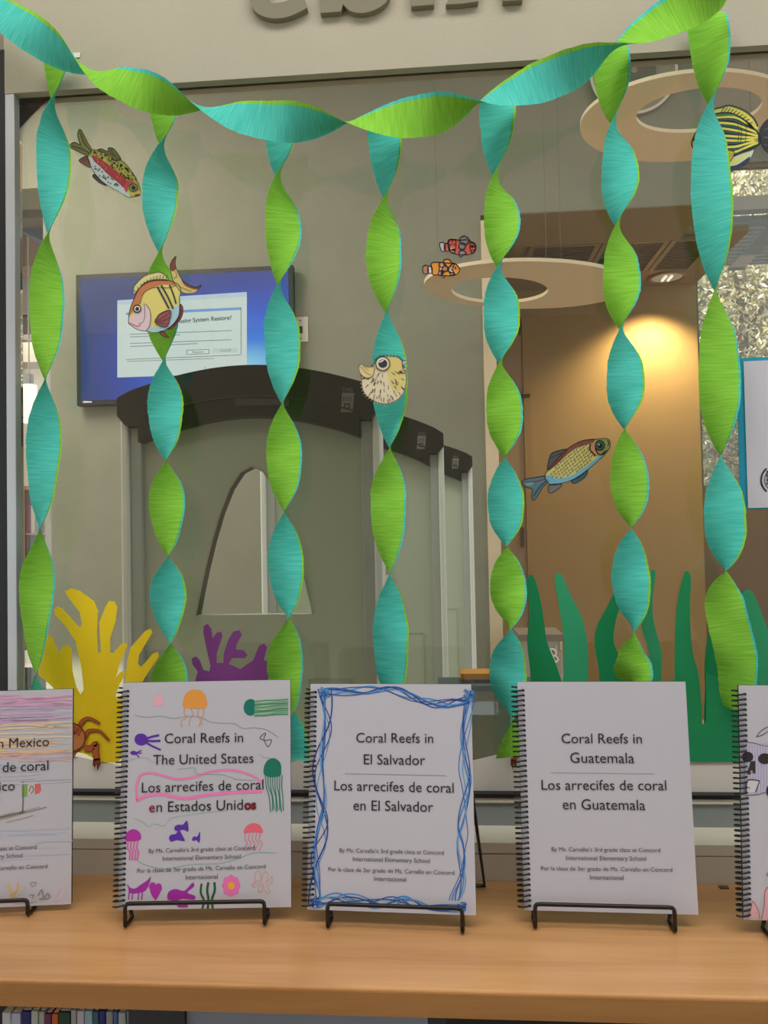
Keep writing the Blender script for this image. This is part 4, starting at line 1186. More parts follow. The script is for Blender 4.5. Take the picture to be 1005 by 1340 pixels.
# ------------------------------------------------------------------ crepe streamers
def streamer(name, ctrl, first, lab, W=44.5, YS=1.14, cat='streamer', group='twisted crepe paper streamers hanging on the window', seed=0):
    rnd = random.Random(seed)
    Wm = W / F * YS
    if cat == 'streamer': ctrl = [(ctrl[0][0], ctrl[0][1] - 11, ctrl[0][2] - .04)] + list(ctrl[1:])
    off = .0015 if cat == 'streamer' else .0028
    pts = smooth_line([tuple(c) for c in ctrl], 16)
    # straight interpolation of the twist phase
    ph = []
    for i in range(len(ctrl) - 1):
        for j in range(16):
            ph.append(ctrl[i][2] + (ctrl[i + 1][2] - ctrl[i][2]) * j / 16)
    ph.append(ctrl[-1][2])
    C = [P(p[0], p[1], YS) for p in pts]
    n = len(C)
    nrm = Vector((0, -1, 0))
    mid = C[n // 2]
    t = thing(name, C[0] if name != 'crepe_garland' else mid, lab, cat, group)
    L = 0
    rows = {0: ([], []), 1: ([], [])}
    S = 8
    jit = [rnd.uniform(-1, 1) for _ in range(n)]
    for i in range(n):
        tg = (C[min(i + 1, n - 1)] - C[max(i - 1, 0)]).normalized()
        if i: L += (C[i] - C[i - 1]).length
        p = tg.cross(nrm).normalized()
        a = PI * (ph[i] + .045 * math.sin(2 * PI * ph[i]))
        dvec = p * math.sin(a) + nrm * math.cos(a)
        m = nrm * math.sin(a) - p * math.cos(a)
        for side in (0, 1):
            vs, uv = rows[side]
            sg_ = 1 if side == 0 else -1
            for k in range(S + 1):
                f = k / S - .5
                edge_j = .0006 * jit[i] * (2 * f)
                crv = .0016 * math.sin(3.1 * (k / S) + i * .35) * math.sin(a) ** 2
                vs.append(C[i] + dvec * (f * Wm + sg_ * off + edge_j) + m * (sg_ * .00035 + crv))
                uv.append((L, f * Wm))
    for side, (nm, mm) in enumerate((('teal_strip', M_TEAL), ('green_strip', M_GREEN)) if first == 'teal' else (('green_strip', M_GREEN), ('teal_strip', M_TEAL))):
        vs, uv = rows[side]
        fs = []
        for i in range(n - 1):
            for k in range(S):
                a = i * (S + 1) + k
                fs.append((a, a + 1, a + S + 2, a + S + 1))
        b = MB(); b.add(vs, fs, mm)
        o = b.build(nm, t, smooth=True)
        ul = o.data.uv_layers.new(name='UVMap')
        for lp in o.data.loops:
            ul.data[lp.index].uv = uv[lp.vertex_index]
streamer('crepe_streamer', [(76, 80, .5), (70, 152, 1), (70, 240, 1.5), (63, 331, 2), (61, 430, 2.5), (59.5, 520, 3), (56, 615, 3.5), (51.5, 716, 4), (47, 800, 4.5), (46, 905, 5), (50, 960, 5.5)], 'green', 'leftmost streamer, hanging beside the silver window frame', 42, seed=1)
streamer('crepe_streamer', [(216, 144, .5), (214, 202, 1), (209, 268, 1.5), (213, 343, 2), (212, 412, 2.5), (217, 484, 3), (216.5, 547, 3.5), (219, 614, 4), (218.5, 672, 4.5), (220, 738, 5), (220, 790, 5.5), (221.5, 852, 6), (222, 905, 6.5), (224, 960, 7)], 'green', 'second streamer from the left, crossing the round fish', seed=2)
streamer('crepe_streamer', [(367.5, 178, .5), (367, 237, 1), (371, 308, 1.5), (367, 381, 2), (370, 458, 2.5), (371, 536, 3), (372, 604, 3.5), (372.5, 677, 4), (374.5, 748, 4.5), (376, 815, 5), (373, 878, 5.5), (382, 938, 6), (381, 995, 6.5)], 'teal', 'third streamer from the left, ending in teal beside the United States book', seed=3)
streamer('crepe_streamer', [(503, 180, .5), (507, 262, 1), (502, 335, 1.5), (508.5, 411, 2), (510, 500, 2.5), (511, 589, 3), (508, 660, 3.5), (509.5, 754, 4), (511.5, 835, 4.5), (512, 915, 4.95)], 'teal', 'streamer passing behind the pufferfish above the El Salvador book', seed=4)
streamer('crepe_streamer', [(651, 147, .5), (651, 226, 1), (657, 284, 1.5), (655.5, 347, 2), (656.5, 408, 2.5), (656.5, 472, 3), (660, 533, 3.5), (662, 596, 4), (662, 655, 4.5), (662.5, 713, 5), (665, 767, 5.5), (667, 820, 6), (664.5, 878, 6.5), (668, 938, 7), (672, 990, 7.4)], 'teal', 'streamer along the alcove edge, ending in green left of the Guatemala book', seed=5)
streamer('crepe_streamer', [(799, 72, .5), (805, 151, 1), (811.5, 217, 1.5), (810.5, 286, 2), (813.5, 355, 2.5), (814.5, 422, 3), (818.5, 487, 3.5), (818.5, 554, 4), (823, 617, 4.5), (826, 684, 5), (825, 745, 5.5), (829, 817, 6), (826, 857, 6.3), (832, 892, 6.85)], 'green', 'streamer hanging from beside the speaker down among the kelp', seed=6)
streamer('crepe_streamer', [(925, 28, .5), (934, 121, 1), (930, 215, 1.5), (937, 359, 2), (941, 465, 2.5), (943, 580, 3), (948, 660, 3.5), (950, 737, 4), (948, 788, 4.5), (964, 865, 4.72), (962, 930, 4.95)], 'green', 'rightmost streamer, loosely crumpled at its lower end beside the notice', 47, seed=7)
streamer('crepe_garland', [(-60, -30, 0), (22, 30, .5), (104, 83, 1), (168, 111, 1.5), (244, 134, 2), (338, 156, 2.5), (430, 160, 3), (526, 155, 3.5), (608, 140, 4), (692, 113, 4.5), (790, 72, 5), (872, 24, 5.5), (962, -22, 6)], 'teal',
         'long twisted green and teal garland sagging across the top of the window', 46, 1.09, 'garland', None, seed=8)
for (u, v) in ((100, 72), (232, 121), (385, 181), (525, 182), (668, 147), (790, 62), (941, 22)):
    q = P(u, v, YT - .0015)
    MB().box(q.x - .006, q.x + .006, q.y, q.y + .0003, q.z - .004, q.z + .004, mat((214, 222, 212), .15)).build('tape_piece', label='tiny clear tape piece holding the crepe paper %s' % {100: 'at the top left', 232: 'over the second streamer', 385: 'over the third streamer', 525: 'over the fourth streamer', 668: 'over the fifth streamer', 790: 'over the sixth streamer', 941: 'over the rightmost streamer'}[u], cat='tape', group='tape pieces', loc=q) if v > 0 and v < 110 else None

# ------------------------------------------------------------------ spiral bound books on wire easels
class Book:
    def __init__(s, BL, BR, vtop, lab, wcover=None, right=True, tilt=.09, rollp=0):
        s.o = BL
        s.ex = (BR - BL).normalized()
        s.w = wcover or (BR - BL).length
        if wcover and right: s.o = BR - s.ex * wcover
        back = Vector((0, 0, 1)).cross(s.ex).normalized()
        if back.y < 0: back = -back
        s.H = .279
        t = tilt
        up = Vector((0, 0, 1)) * math.cos(t) + back * math.sin(t)
        lo, hi = .26, .30
        for _ in range(30):
            s.H = (lo + hi) / 2
            if proj(BR + up * s.H)[1] > vtop: lo = s.H
            else: hi = s.H
        s.tilt = t
        s.back = back
        s.up = Vector((0, 0, 1)) * math.cos(t) + back * math.sin(t)
        s.n = s.ex.cross(s.up)
        s.up = (s.up + s.ex * rollp).normalized()
        if s.n.y > 0: s.n = -s.n
        s.t = thing('spiral_bound_book', s.o + s.ex * s.w / 2, lab, 'book', 'spiral bound coral reef books')
        th = .005
        a = s.o
        def slab(lo_, hi_, m, nm, inset=0):
            q = [a + s.ex * inset, a + s.ex * (s.w - inset), a + s.ex * (s.w - inset) + s.up * (s.H - inset), a + s.ex * inset + s.up * (s.H - inset)]
            MB().prism([p - s.n * lo_ for p in q], -s.n * (hi_ - lo_), m).build(nm, s.t)
        slab(0, .0007, M_PAPER, 'cover')
        slab(.0009, th - .0006, mat((216, 212, 208), .8), 'pages', .001)
        slab(th - .0004, th, mat((40, 40, 44), .5), 'back_cover')
        # coil
        r = .0080; N = 43; m_ = 14
        c0 = a + s.ex * .0005 - s.n * .003
        pts = []
        for i in range(N * m_):
            q = 2 * PI * i / m_
            h = s.H * (.012 + .965 * i / (N * m_))
            pts.append(c0 + s.up * h + (-s.ex) * r * math.cos(q) * 1.0 + s.n * r * math.sin(q) * .75)
        MB().tube(pts, .0011, M_WIRE, 6).build('coil', s.t, smooth=True)
        hl = MB()
        for i in range(N):
            p = a + s.ex * .0075 + s.up * (s.H * (.012 + .965 * (i + .25) / N)) + s.n * .00015
            hl.strip([p - s.ex * .0014, p + s.ex * .0014], .0022, s.n, mat((30, 30, 32), .8))
        hl.build('punched_holes', s.t, kind='stuff')
        s.lay = 0
    def L(s, u, v, lay=1):
        return PP(u, v, s.o, s.n) + s.n * (.0002 + .00012 * lay)
    def txt(s, mb, st, u0, v0, u1, v1, c=(34, 32, 36), bold=0, hs=1.0, lay=6):
        put_text(mb, st, s.L(u0, v0, lay), s.L(u1, v1, lay), s.up, mat(c, .6), bold, hs)
    def poly(s, mb, pts, c, lay=1, sm=3):
        if sm: pts = smooth_line(pts, sm, True)
        q = [s.L(u, v, lay) for u, v in pts]
        mb.prism(q, -s.n * .00005, mat(c, .55))
    def line(s, mb, pts, wd, c, lay=2, sm=5):
        if sm and len(pts) > 2: pts = smooth_line(pts, sm)
        q = [s.L(u, v, lay) for u, v in pts]
        mb.strip(q, wd / F * .98, s.n, mat(c, .55))
    def words(s, rows, small):
        for r in rows:
            tt = MB(); s.txt(tt, *r); tt.build('title_text', s.t)
        for r in small:
            tt = MB(); s.txt(tt, *r, c=(74, 70, 76)); tt.build('credit_text', s.t)

def easel(bk, u0, u1, lab, prop=None, xs_=None):
    r = .0026
    zc = 1.0 + r
    sh_ = bk.n * .0065
    # lip bar height, in front of the lower edge of the cover
    ex = bk.ex
    o = bk.o.copy(); o.z = 1.0
    if xs_ is None:
        a0 = (PP(u0, 1190, bk.o, bk.n) - bk.o).dot(ex); a1 = (PP(u1, 1190, bk.o, bk.n) - bk.o).dot(ex)
    else: a0, a1 = xs_
    fr = Vector((bk.n.x, bk.n.y, 0)).normalized()
    t = thing('wire_easel', o + ex * (a0 + a1) / 2, lab, 'easel', 'black wire book easels')
    def side(a):
        b = o + ex * a
        zb = bk.o.z - .0032      # rod the book rests on
        return [b + fr * .012 + Vector((0, 0, bk.o.z - 1.0 + .0135)), b + fr * .0125 + Vector((0, 0, zc - 1.0 + .003)), b + fr * .0105 + Vector((0, 0, zc - 1.0)), b - fr * .02 + Vector((0, 0, zb - 1.0)) ]
    A, B = side(a0), side(a1)
    # rounded corners of the lip
    def rc(p, q, w_, s=.006):
        d1 = (p - q).normalized(); d2 = (w_ - q).normalized()
        return [q + d1 * s, q + d1 * s * .4 + d2 * s * .1, q + d1 * s * .1 + d2 * s * .4, q + d2 * s]
    lip = [A[1]] + rc(A[1], A[0], B[0]) + rc(A[0], B[0], B[1]) + [B[1]]
    MB().tube(lip, r, M_WIRE, 10).build('lip_bar', t, smooth=True)
    bo = -bk.n * .0095
    for a, S_ in ((a0, A), (a1, B)):
        foot = o + ex * a
        pts = [S_[1], S_[1] + Vector((0, 0, -.0015)) - fr * .0015, foot - fr * .002 + Vector((0, 0, zc - 1.0)), foot - fr * .0145 + Vector((0, 0, zc - 1)), bk.o + ex * a + bo - bk.up * .004, bk.o + ex * a + bo + bk.up * .02, bk.o + ex * (a + (0 if a == a0 else 0)) + bo + bk.up * .15]
        MB().tube(pts, r, M_WIRE, 8).build('side_rod', t, smooth=True)
    MB().tube([bk.o + ex * a0 + bo + bk.up * .15, bk.o + ex * a1 + bo + bk.up * .15], r, M_WIRE, 8).build('top_rod', t, smooth=True)
    # prop legs at the back
    p0, p1 = prop or (a0 + .03, a1 - .03)
    hh = bk.o + bo * 1.6 + bk.up * .142
    zr = Vector((0, 0, zc))
    yb = 1.083
    def floor_pt(a):
        p = o + ex * a
        k = (yb - p.y) / bk.back.y
        q = p + bk.back * k
        return Vector((q.x, q.y, zc))
    MB().tube([hh + ex * p0, floor_pt(p0), floor_pt(p1), hh + ex * (p1 - .014)], r, M_WIRE, 8).build('prop_leg', t, smooth=False)

ZB = 1.0185
PX = lambda u, v: PZ(u, v, ZB)
# United States
bU = Book(PX(154.5, 1191), PX(381, 1187), 889.5, 'spiral book about the United States reefs covered in colourful marker drawings')
bU.words([('Coral Reefs in', 215.7, 972.5, 318.3, 971), ('The United States', 200.6, 1000.6, 332, 998), ('Los arrecifes de coral', 185.7, 1037, 345, 1032.6), ('n Estados Unid', 205, 1062.4, 318, 1059.3)],
         [('By Ms. Carvallo’s 3rd grade class at Concord', 194.8, 1116, 333.7, 1111.7), ('International Elementary School', 213, 1126, 315, 1123), ('Por la clase de 3er grado de Ms. Carvallo en Concord', 179.7, 1142, 347.6, 1136), ('Internacional', 243, 1150.5, 285, 1149.5)])
tt = MB(); bU.txt(tt, 'os', 319.5, 1059, 335.5, 1058.5, (116, 20, 30), .045); bU.txt(tt, 'e', 195.2, 1062.8, 203, 1062.5, (150, 24, 60), .012)
tt.build('red_traced_letters', bU.t, label='letters traced over in dark red marker')
q = lambda pts: T(140, 870, 3.827, pts)
def drawing(bk, name, items, label=None):
    mb = MB()
    for it in items:
        if it[0] == 'p': bk.poly(mb, it[1], it[2], it[3] if len(it) > 3 else 1)
        elif it[0] == 'P': bk.poly(mb, it[1], it[2], it[3] if len(it) > 3 else 1, 0)
        else: bk.line(mb, it[1], it[3], it[2], it[4] if len(it) > 4 else 2)
    return mb.build(name, bk.t, label=label)
OJ = (234, 158, 70)
drawing(bU, 'jellyfish_drawing', [('p', q([(383, 214), (384, 170), (402, 136), (440, 123), (478, 134), (497, 168), (497, 214), (440, 218)]), OJ)] +
        [('l', q(p), (226, 160, 80), .9) for p in ([(392, 216), (385, 240), (398, 262), (370, 285), (378, 310)], [(420, 218), (430, 245), (415, 280), (412, 308)], [(460, 216), (455, 250), (470, 280), (458, 310)], [(482, 215), (484, 245), (472, 270), (478, 305)])], 'orange jellyfish drawing')
GR = (70, 158, 96)
drawing(bU, 'jellyfish_drawing', [('p', q([(690, 190), (712, 172), (738, 178), (740, 215), (734, 250), (706, 252), (686, 226)]), (0, 118, 104))] +
        [('l', q([(738, 184 + 9 * i), (790, 178 + 9.5 * i + 4 * (i % 2)), (850, 176 + 9 * i), (908, 172 + 9.5 * i)]), [GR, (110, 184, 130), (52, 140, 80)][i % 3], 1.5) for i in range(9)], 'sideways green jellyfish drawing')
drawing(bU, 'jellyfish_drawing', [('p', q([(786, 548), (788, 505), (808, 475), (840, 468), (868, 490), (873, 530), (866, 556), (820, 562)]), (10, 120, 100))] +
        [('l', q([(794 + 12 * i, 552), (798 + 11 * i, 610), (812 + 9 * i + 6 * (i % 2), 660), (820 + 9 * i, 738 - 6 * (i % 3))]), (20, 132, 112), 1.2) for i in range(8)], 'dark teal jellyfish drawing')
drawing(bU, 'jellyfish_drawing', [('p', q([(684, 842), (700, 806), (735, 792), (768, 805), (780, 840), (730, 838)]), (236, 104, 124))] +
        [('l', q([(695 + 19 * i, 842), (690 + 18 * i, 872), (702 + 19 * i, 895), (680 + 20 * i, 930)]), (232, 122, 150), .9) for i in range(5)], 'pink jellyfish drawing')
drawing(bU, 'jellyfish_drawing', [('p', q([(92, 880), (100, 840), (132, 822), (164, 838), (170, 874), (130, 884)]), (184, 48, 170))] +
        [('l', q([(108 + 16 * i, 882), (102 + 16 * i, 915), (116 + 14 * i, 940), (112 + 13 * i, 978)]), (226, 100, 178), 1.8) for i in range(4)], 'magenta jellyfish drawing')
drawing(bU, 'heart_drawing', [('p', q([(232, 176), (248, 158), (262, 146), (276, 158), (282, 186), (270, 204), (240, 206)]), (240, 176, 196))], 'pale pink heart drawing')
PU = (92, 44, 170)
drawing(bU, 'fish_drawing', [('p', q([(138, 372), (152, 348), (184, 346), (204, 366), (200, 392), (176, 404), (148, 396)]), PU), ('l', q([(195, 370), (225, 360), (262, 352)]), PU, 3), ('l', q([(195, 380), (230, 382), (268, 380)]), PU, 3), ('l', q([(195, 388), (230, 408), (270, 426)]), PU, 2.4)], 'violet fish drawing')
drawing(bU, 'fish_drawing', [('p', q([(116, 440), (130, 430), (148, 436), (146, 450), (126, 450)]), PU), ('l', q([(145, 440), (174, 428)]), PU, 1.6), ('l', q([(145, 442), (174, 442)]), PU, 1.4), ('l', q([(145, 445), (162, 464)]), PU, 1.4)], 'small violet fish drawing')
drawing(bU, 'fish_drawing', [('p', q([(338, 812), (355, 800), (380, 800), (402, 780), (408, 834), (384, 826), (345, 832)]), PU), ('P', q([(376, 808), (404, 782), (407, 834)]), PU, 2)], 'violet fish drawing, upper')
drawing(bU, 'fish_drawing', [('p', q([(311, 870), (318, 852), (345, 846), (362, 830), (388, 880), (350, 878), (322, 886)]), PU), ('P', q([(345, 850), (366, 830), (392, 880), (384, 884)]), PU, 2)], 'violet fish drawing, lower left')
drawing(bU, 'fish_drawing', [('p', q([(426, 872), (436, 858), (452, 860), (466, 834), (464, 890), (448, 878), (432, 882)]), PU)], 'violet fish drawing, right')
MG = (166, 40, 168)
drawing(bU, 'dog_drawing', [('p', q([(108, 1118), (140, 1120), (170, 1100), (200, 1080), (220, 1060), (214, 1090), (196, 1128), (160, 1142), (118, 1144)]), MG), ('l', q([(120, 1120), (108, 1112), (104, 1100)]), MG, 1.5)] +
        [('l', q([(x, 1135), (x - 4, 1176)]), MG, 1.5) for x in (112, 130, 160, 178)], 'purple dog drawing')
drawing(bU, 'heart_drawing', [('P', q([(210, 1108), (220, 1090), (236, 1088), (246, 1100), (258, 1092), (272, 1100), (276, 1120), (262, 1150), (244, 1180), (222, 1150)]), (178, 44, 170))], 'magenta heart drawing')
drawing(bU, 'whale_drawing', [('p', q([(302, 1165), (310, 1135), (345, 1122), (385, 1132), (410, 1110), (430, 1090), (436, 1110), (402, 1140), (440, 1156), (436, 1176), (380, 1172), (350, 1180), (312, 1178)]), MG), ('p', q([(350, 1200), (380, 1198), (406, 1204), (400, 1214), (360, 1214)]), MG)], 'purple whale drawing')
DG = (22, 92, 56)
drawing(bU, 'seaweed_drawing', [('l', q([(478, 1220), (486, 1180), (470, 1140), (474, 1095)]), DG, 2.6), ('l', q([(505, 1222), (508, 1170), (502, 1130), (508, 1088)]), DG, 3), ('l', q([(530, 1220), (526, 1175), (540, 1130), (538, 1088)]), DG, 3)], 'dark green seaweed drawing')
PF = (236, 120, 190)
drawing(bU, 'flower_drawing', [('p', q(circ(622 + 30 * math.cos(a), 1106 + 36 * math.sin(a), 17, 19, 8)), PF, 1 + (i % 2)) for i, a in enumerate([2 * PI * k / 8 for k in range(8)])] + [('p', q(circ(622, 1106, 18, 20, 10)), (250, 176, 60), 4)], 'pink flower drawing')
drawing(bU, 'flower_drawing', [('l', q(smooth_line([(740, 1090), (745, 1040), (768, 1036), (772, 1080), (790, 1035), (808, 1050), (796, 1090), (826, 1060), (828, 1085), (800, 1110), (818, 1135), (796, 1138), (780, 1100), (778, 1130), (756, 1134), (770, 1090), (735, 1112), (728, 1098), (760, 1080)], 3)), (226, 170, 150), .9)], 'peach outline flower drawing')
drawing(bU, 'squiggle_drawing', [('l', q([(788, 342), (766, 366), (792, 378), (824, 376), (806, 410), (786, 370), (796, 345), (788, 342)]), (40, 38, 40), .8)], 'black squiggle drawing')
PK = (244, 134, 196)
drawing(bU, 'pink_loop', [('l', q([(150, 680), (150, 600), (172, 550), (230, 542), (300, 560), (360, 572), (440, 560), (520, 534), (620, 526), (690, 540), (745, 565), (782, 595)]), PK, 2.8), ('l', q([(148, 682), (200, 655), (280, 648), (330, 660), (400, 668), (500, 652), (620, 640), (778, 632)]), PK, 4.2)], 'pink marker loop around the Spanish title')
WV = (150, 160, 172)
drawing(bU, 'wave_lines', [('l', q([(140, 252), (200, 262), (270, 256), (330, 268), (400, 258), (470, 262), (520, 286), (590, 292), (640, 294), (680, 318), (740, 314), (800, 326), (858, 362)]), WV, .7),
        ('l', q([(100, 480), (150, 468), (200, 464), (230, 488), (300, 466)]), (176, 182, 190), .6), ('l', q([(350, 524), (436, 516), (452, 546), (560, 548), (620, 562), (650, 574), (740, 578)]), WV, .6),
        ('l', q([(766, 450), (790, 464), (820, 466)]), WV, .6), ('l', q([(140, 770), (180, 785), (205, 808), (240, 795), (285, 806), (320, 768), (400, 752), (500, 738), (600, 728)]), (150, 200, 180), .8),
        ('l', q([(140, 970), (200, 1004), (300, 1020), (420, 1000), (560, 994), (650, 972), (740, 940), (848, 942)]), (140, 190, 176), .9)], 'thin grey and green pencil waves')
easel(bU, 168, 348, 'wire easel holding the United States book')

# El Salvador
bE = Book(PX(402, 1190), PX(623, 1198), 895.5, 'spiral book about El Salvador reefs with a blue scribbled border', tilt=.15)
bE.words([('Coral Reefs in', 466.3, 971.4, 567, 972.3), ('El Salvador', 476.2, 1000, 556.5, 1001), ('Los arrecifes de coral', 437.6, 1034, 593.8, 1037.3), ('en El Salvador', 462.6, 1060, 567, 1062.3)],
         [('By Ms. Carvallo’s 3rd grade class at Concord', 444.4, 1115, 580.8, 1118.3), ('International Elementary School', 461.9, 1126.5, 562.5, 1129), ('Por la clase de 3er grado de Ms. Carvallo en Concord', 429.7, 1139.7, 594.6, 1144.5), ('Internacional', 489.8, 1152.3, 531.6, 1153.5)])
mb = MB(); bE.line(mb, [(451.4, 1012.4), (583.4, 1015)], .6, (140, 138, 142)); bE.line(mb, [(610, 918.6), (623.5, 919.4)], .5, (40, 60, 120)); bE.line(mb, [(590, 914), (611, 917.5)], .5, (40, 60, 120)); mb.build('ruled_line', bE.t)
rb = random.Random(5)
BL_ = [(38, 92, 176), (70, 140, 208), (28, 64, 150), (96, 166, 222)]
def scrib(nm, path, amp, n, horiz):
    mb = MB()
    for k in range(n):
        ph_ = rb.uniform(0, 6.28); fr_ = rb.uniform(1.3, 2.6); am = amp * rb.uniform(.5, 1.05); pts = []
        N = 30
        sp_ = smooth_line(path, 8)
        for i in range(N + 1):
            f = i / N; idx = f * (len(sp_) - 1); j = min(int(idx), len(sp_) - 2); g = idx - j
            x = sp_[j][0] * (1 - g) + sp_[j + 1][0] * g; y = sp_[j][1] * (1 - g) + sp_[j + 1][1] * g
            o_ = am * math.sin(ph_ + fr_ * 2 * PI * f) + am * .3 * math.sin(ph_ * 2 + 9 * f)
            pts.append((x, y + o_) if horiz else (x + o_, y))
        bE.line(mb, pts, rb.choice([1.0, 1.3, 1.7]), BL_[k % 4], 1 + k % 5, 2)
    mb.build(nm, bE.t)
q = lambda pts: T(390, 870, 3.827, pts)
scrib('border_scribble', q([(120, 135), (300, 130), (450, 125), (600, 170), (740, 190), (860, 190)]), 6.5, 7, True)
scrib('border_scribble', q([(862, 130), (845, 300), (838, 480), (840, 620), (820, 800), (815, 900), (825, 1060), (790, 1180)]), 7, 6, False)
scrib('border_scribble', q([(130, 120), (150, 300), (112, 500), (115, 700), (110, 850), (100, 1000), (90, 1200)]), 7.5, 7, False)
scrib('border_scribble', q([(70, 1190), (200, 1170), (380, 1190), (520, 1180), (650, 1210), (840, 1215)]), 7, 6, True)
for (cx_, cy_) in ((131, 140), (852, 150), (90, 1190), (822, 1212)):
    mb = MB()
    for k in range(5):
        bE.line(mb, q([(cx_ + rb.uniform(-24, 24), cy_ + rb.uniform(-32, 32)) for _ in range(6)]), .9, BL_[k % 4], 2 + k, 4)
    mb.build('corner_scribble', bE.t)
pr = (bE.w - .16, (PZ(634, 1157, 1.0) - bE.o).dot(bE.ex))
easel(bE, 431, 605, 'wire easel holding the El Salvador book, one rear prop showing at right', prop=pr)

# Guatemala
bG = Book(PX(686, 1191), PX(914, 1197), 892, 'plain white spiral book about the reefs of Guatemala')
bG.words([('Coral Reefs in', 735, 972.4, 840, 972.7), ('Guatemala', 746.3, 998, 830, 998.6), ('Los arrecifes de coral', 708.7, 1033.3, 872, 1034), ('en Guatemala', 736.4, 1058.8, 844.5, 1060)],
         [('By Ms. Carvallo’s 3rd grade class at Concord', 721.8, 1113.6, 863.9, 1115), ('International Elementary School', 740.9, 1125, 845.4, 1126), ('Por la clase de 3er grado de Ms. Carvallo en Concord', 708, 1138.6, 879.7, 1140.6), ('Internacional', 772, 1150.6, 816, 1151.2)])
mb = MB(); bG.line(mb, [(720.6, 1011), (856.4, 1012.7)], .6, (150, 148, 152)); mb.build('ruled_line', bG.t)
easel(bG, 699, 879, 'wire easel holding the plain Guatemala book')

# Mexico
BRm = PZ(93, 1183, 1.0095); BLm_ = PZ(0, 1187.5, 1.0095)
exm = (BRm - BLm_).normalized()
bM = Book(BRm - exm * .212, BRm, 901.5, 'spiral book about Mexico with crayon sky and flag, cut by the left edge', tilt=.045)
def mline(s, ur, v, wd): return (s, ur - wd, v + wd * .045, ur, v)
bM.words([mline('Coral Reefs in Mexico', 64.4, 976, 164), mline('Los arrecifes de coral', 63.7, 1007.5, 163), mline('en Mexico', 19.6, 1034, 76)],
         [mline('By Ms. Carvallo’s 3rd grade class at Concord', 48, 1110.6, 142), mline('International Elementary School', 30, 1121.6, 105), mline('Por la clase de 3er grado de Ms. Carvallo en Concord', 62.5, 1135.6, 172)])
rm = random.Random(3)
mb = MB()
for (v0, v1, cols, n) in ((908, 922, [(216, 176, 206), (222, 160, 200), (226, 196, 214)], 34), (922, 942, [(190, 160, 204), (206, 186, 214), (214, 170, 204)], 30), (944, 968, [(232, 210, 178), (226, 212, 190), (222, 200, 170)], 26), (968, 984, [(232, 206, 150), (236, 196, 160)], 22),
                          (984, 996, [(228, 180, 180), (230, 196, 190)], 12), (996, 1040, [(190, 196, 214), (200, 204, 216)], 16), (1072, 1130, [(176, 186, 216), (190, 200, 222)], 12)):
    for k in range(n):
        v = rm.uniform(v0, v1); u = rm.uniform(-110, 50); L_ = rm.uniform(40, 110)
        u2 = min(95, u + L_)
        bM.line(mb, [(u, v + .04 * (90 - u)), ((u + u2) / 2, v + .04 * (90 - (u + u2) / 2) + rm.uniform(-2, 2)), (u2, v + .04 * (90 - u2) + rm.uniform(-1, 1))], rm.uniform(.8, 2.4), rm.choice(cols), rm.randint(1, 4), 4)
mb.build('crayon_sky', bM.t)
mb = MB()
for k in range(16):
    u = rm.uniform(-90, 50); v = 1069 - (u) * .1 + rm.uniform(-4, 8)
    bM.line(mb, [(u, v), (u + 18, v - 4), (u + 36, v - 9)], .8, rm.choice([(120, 112, 96), (150, 140, 120)]), 5, 3)
mb.build('grass_drawing', bM.t)
q = lambda pts: T(0, 890, 4.19, pts)
drawing(bM, 'flag_drawing', [('P', q([(120, 578), (150, 572), (150, 636), (120, 642)]), (130, 168, 96)), ('P', q([(152, 571), (190, 562), (190, 626), (152, 635)]), (206, 202, 196)), ('P', q([(192, 562), (218, 556), (226, 600), (218, 618), (192, 626)]), (214, 110, 108)), ('l', q([(160, 610), (172, 580), (186, 600), (170, 622)]), (110, 104, 96), 1.2), ('l', q([(128, 556), (128, 640), (124, 728)]), (110, 110, 100), 1.6), ('l', q([(112, 730), (124, 715), (132, 730)]), (110, 110, 100), .9)], 'small green white and red flag drawing')
drawing(bM, 'coral_drawing', [('l', q([(60, 1196), (62, 1160), (38, 1116)]), (226, 190, 110), 3), ('l', q([(64, 1180), (90, 1150), (100, 1110)]), (222, 186, 110), 2.4), ('l', q([(80, 1190), (110, 1160), (135, 1130)]), (224, 200, 150), 2)], 'ochre coral drawing')
drawing(bM, 'coral_drawing', [('l', q([(165, 1112), (200, 1108), (180, 1132), (165, 1112)]), (150, 146, 150), .9), ('l', q([(165, 1180), (185, 1178), (176, 1196)]), (140, 136, 140), 1.2), ('l', q([(210, 1180), (230, 1150), (240, 1190), (262, 1170), (270, 1195), (215, 1200)]), (150, 146, 152), 2.2), ('l', q([(20, 1210), (100, 1222), (200, 1215)]), (190, 170, 150), 1)], 'grey coral drawing')
drawing(bM, 'coral_drawing', [('l', q([(285, 1215), (310, 1170), (330, 1130)]), (222, 190, 220), 2.2), ('l', q([(300, 1205), (330, 1190), (345, 1160)]), (226, 200, 224), 1.8)], 'lilac coral drawing')
easel(bM, -130, 41, 'wire easel holding the Mexico book at the left edge')

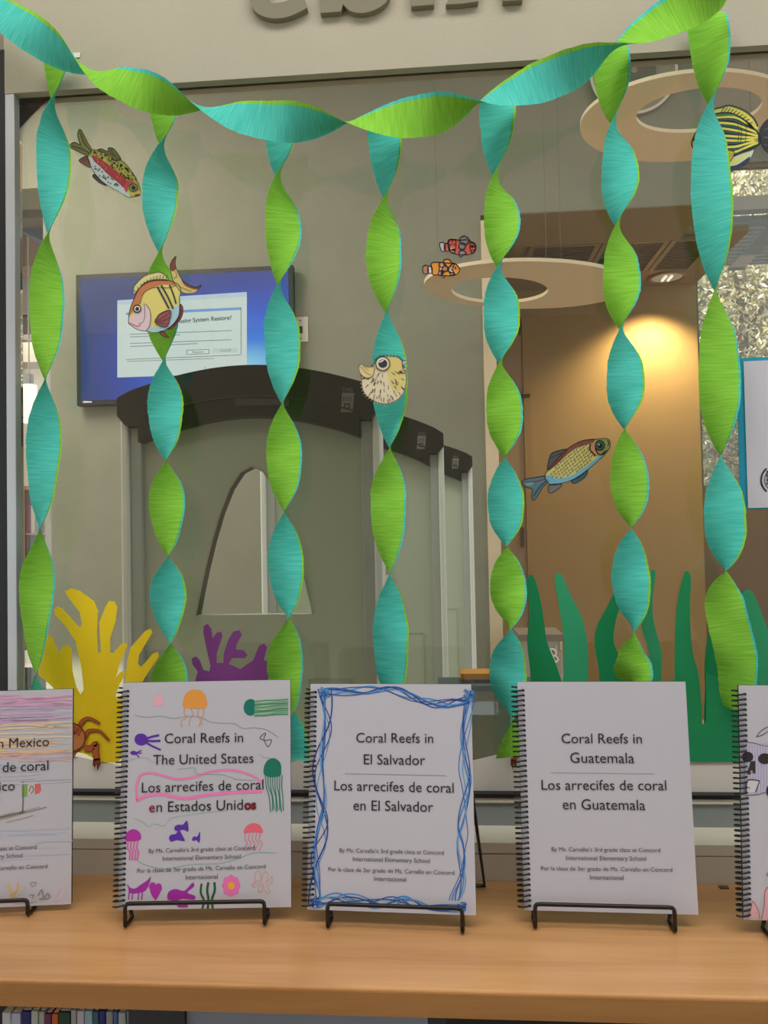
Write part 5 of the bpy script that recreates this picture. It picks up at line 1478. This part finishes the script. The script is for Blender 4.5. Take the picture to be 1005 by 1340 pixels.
# fifth book at the right edge
BL5 = PX(973.5, 1203.5)
ex5 = (PX(1004, 1204) - BL5).normalized(); ex5.z = 0
ex5 = Vector((1, -.03, 0)).normalized()
b5 = Book(BL5, BL5 + ex5 * .213, 897, 'spiral book with a blue skull like scribble and red coral, cut by the right edge', tilt=.06, rollp=.03)
q = lambda pts: T(940, 880, 3.94, pts)
BI = (74, 72, 120)
drawing(b5, 'skull_drawing', [('P', q([(124, 360), (250, 375), (500, 372), (500, 640), (250, 622), (140, 632)]), (196, 194, 214)),
        ('l', q([(124, 358), (180, 362), (256, 380), (420, 372)]), BI, .7), ('l', q([(135, 634), (200, 630), (256, 618), (420, 630)]), BI, .7)] + [('l', q([(130 + 14 * i, 365), (136 + 14 * i, 500), (132 + 14 * i, 628)]), (150, 152, 196), .7) for i in range(18)] +
        [('p', q(circ(150, 435, 29, 27, 12)), (44, 38, 42), 4), ('p', q(circ(238, 444, 34, 28, 12)), (44, 38, 42), 4), ('P', q([(166, 458), (190, 455), (190, 522), (176, 516), (160, 526), (146, 522)]), (52, 46, 50), 4), ('p', q(circ(170, 512, 6, 8, 8)), (170, 160, 130), 5),
         ('P', q([(150, 556), (210, 558), (190, 618), (142, 620)]), (214, 210, 218), 3), ('l', q([(142, 620), (150, 556), (212, 558)]), (50, 46, 60), 1.3, 4), ('l', q([(212, 558), (190, 618)]), (50, 46, 60), 1.1, 4), ('p', q(circ(158, 594, 3, 4, 6)), (80, 70, 50), 5), ('p', q(circ(262, 610, 16, 30, 10)), (44, 38, 42), 4)], 'blue and black skull like scribble')
drawing(b5, 'leaf_drawing', [('l', q([(196, 332), (215, 305), (256, 280), (330, 262)]), BI, .9), ('l', q([(196, 332), (226, 322), (262, 300), (330, 268)]), BI, .9)], 'blue leaf outline')
RC = (222, 150, 158)
drawing(b5, 'coral_drawing', [('P', q([(150, 1262), (166, 1225), (176, 1180), (192, 1200), (206, 1228), (212, 1270)]), (226, 178, 184)), ('l', q([(150, 1262), (166, 1225), (176, 1180), (192, 1200), (206, 1228), (212, 1270)]), (176, 84, 96), .8),
        ('P', q([(222, 1272), (236, 1200), (240, 1130), (262, 1105), (300, 1140), (320, 1280)]), (226, 178, 184)), ('l', q([(222, 1272), (236, 1200), (240, 1130), (262, 1105), (300, 1140)]), (176, 84, 96), .8)], 'red coral drawing')
tt = MB(); b5.txt(tt, 'Por la clase de 3er grado de Ms. Carvallo en Concord', 1003, 1147, 1171, 1149, (74, 70, 76)); tt.build('credit_text', b5.t)
easel(b5, 1003, 1180, 'wire easel holding the book at the right edge, only its lip corner in view')

# small dark felt pad on the counter at right
q = PZ(947, 1162, 1.0)
MB().box(q.x - .006, q.x + .006, q.y - .004, q.y + .004, 1.0, 1.002, mat((96, 82, 70), .9)).build('felt_pad', label='tiny grey felt pad on the counter near the right book', cat='pad', loc=q, bevel=.0005)
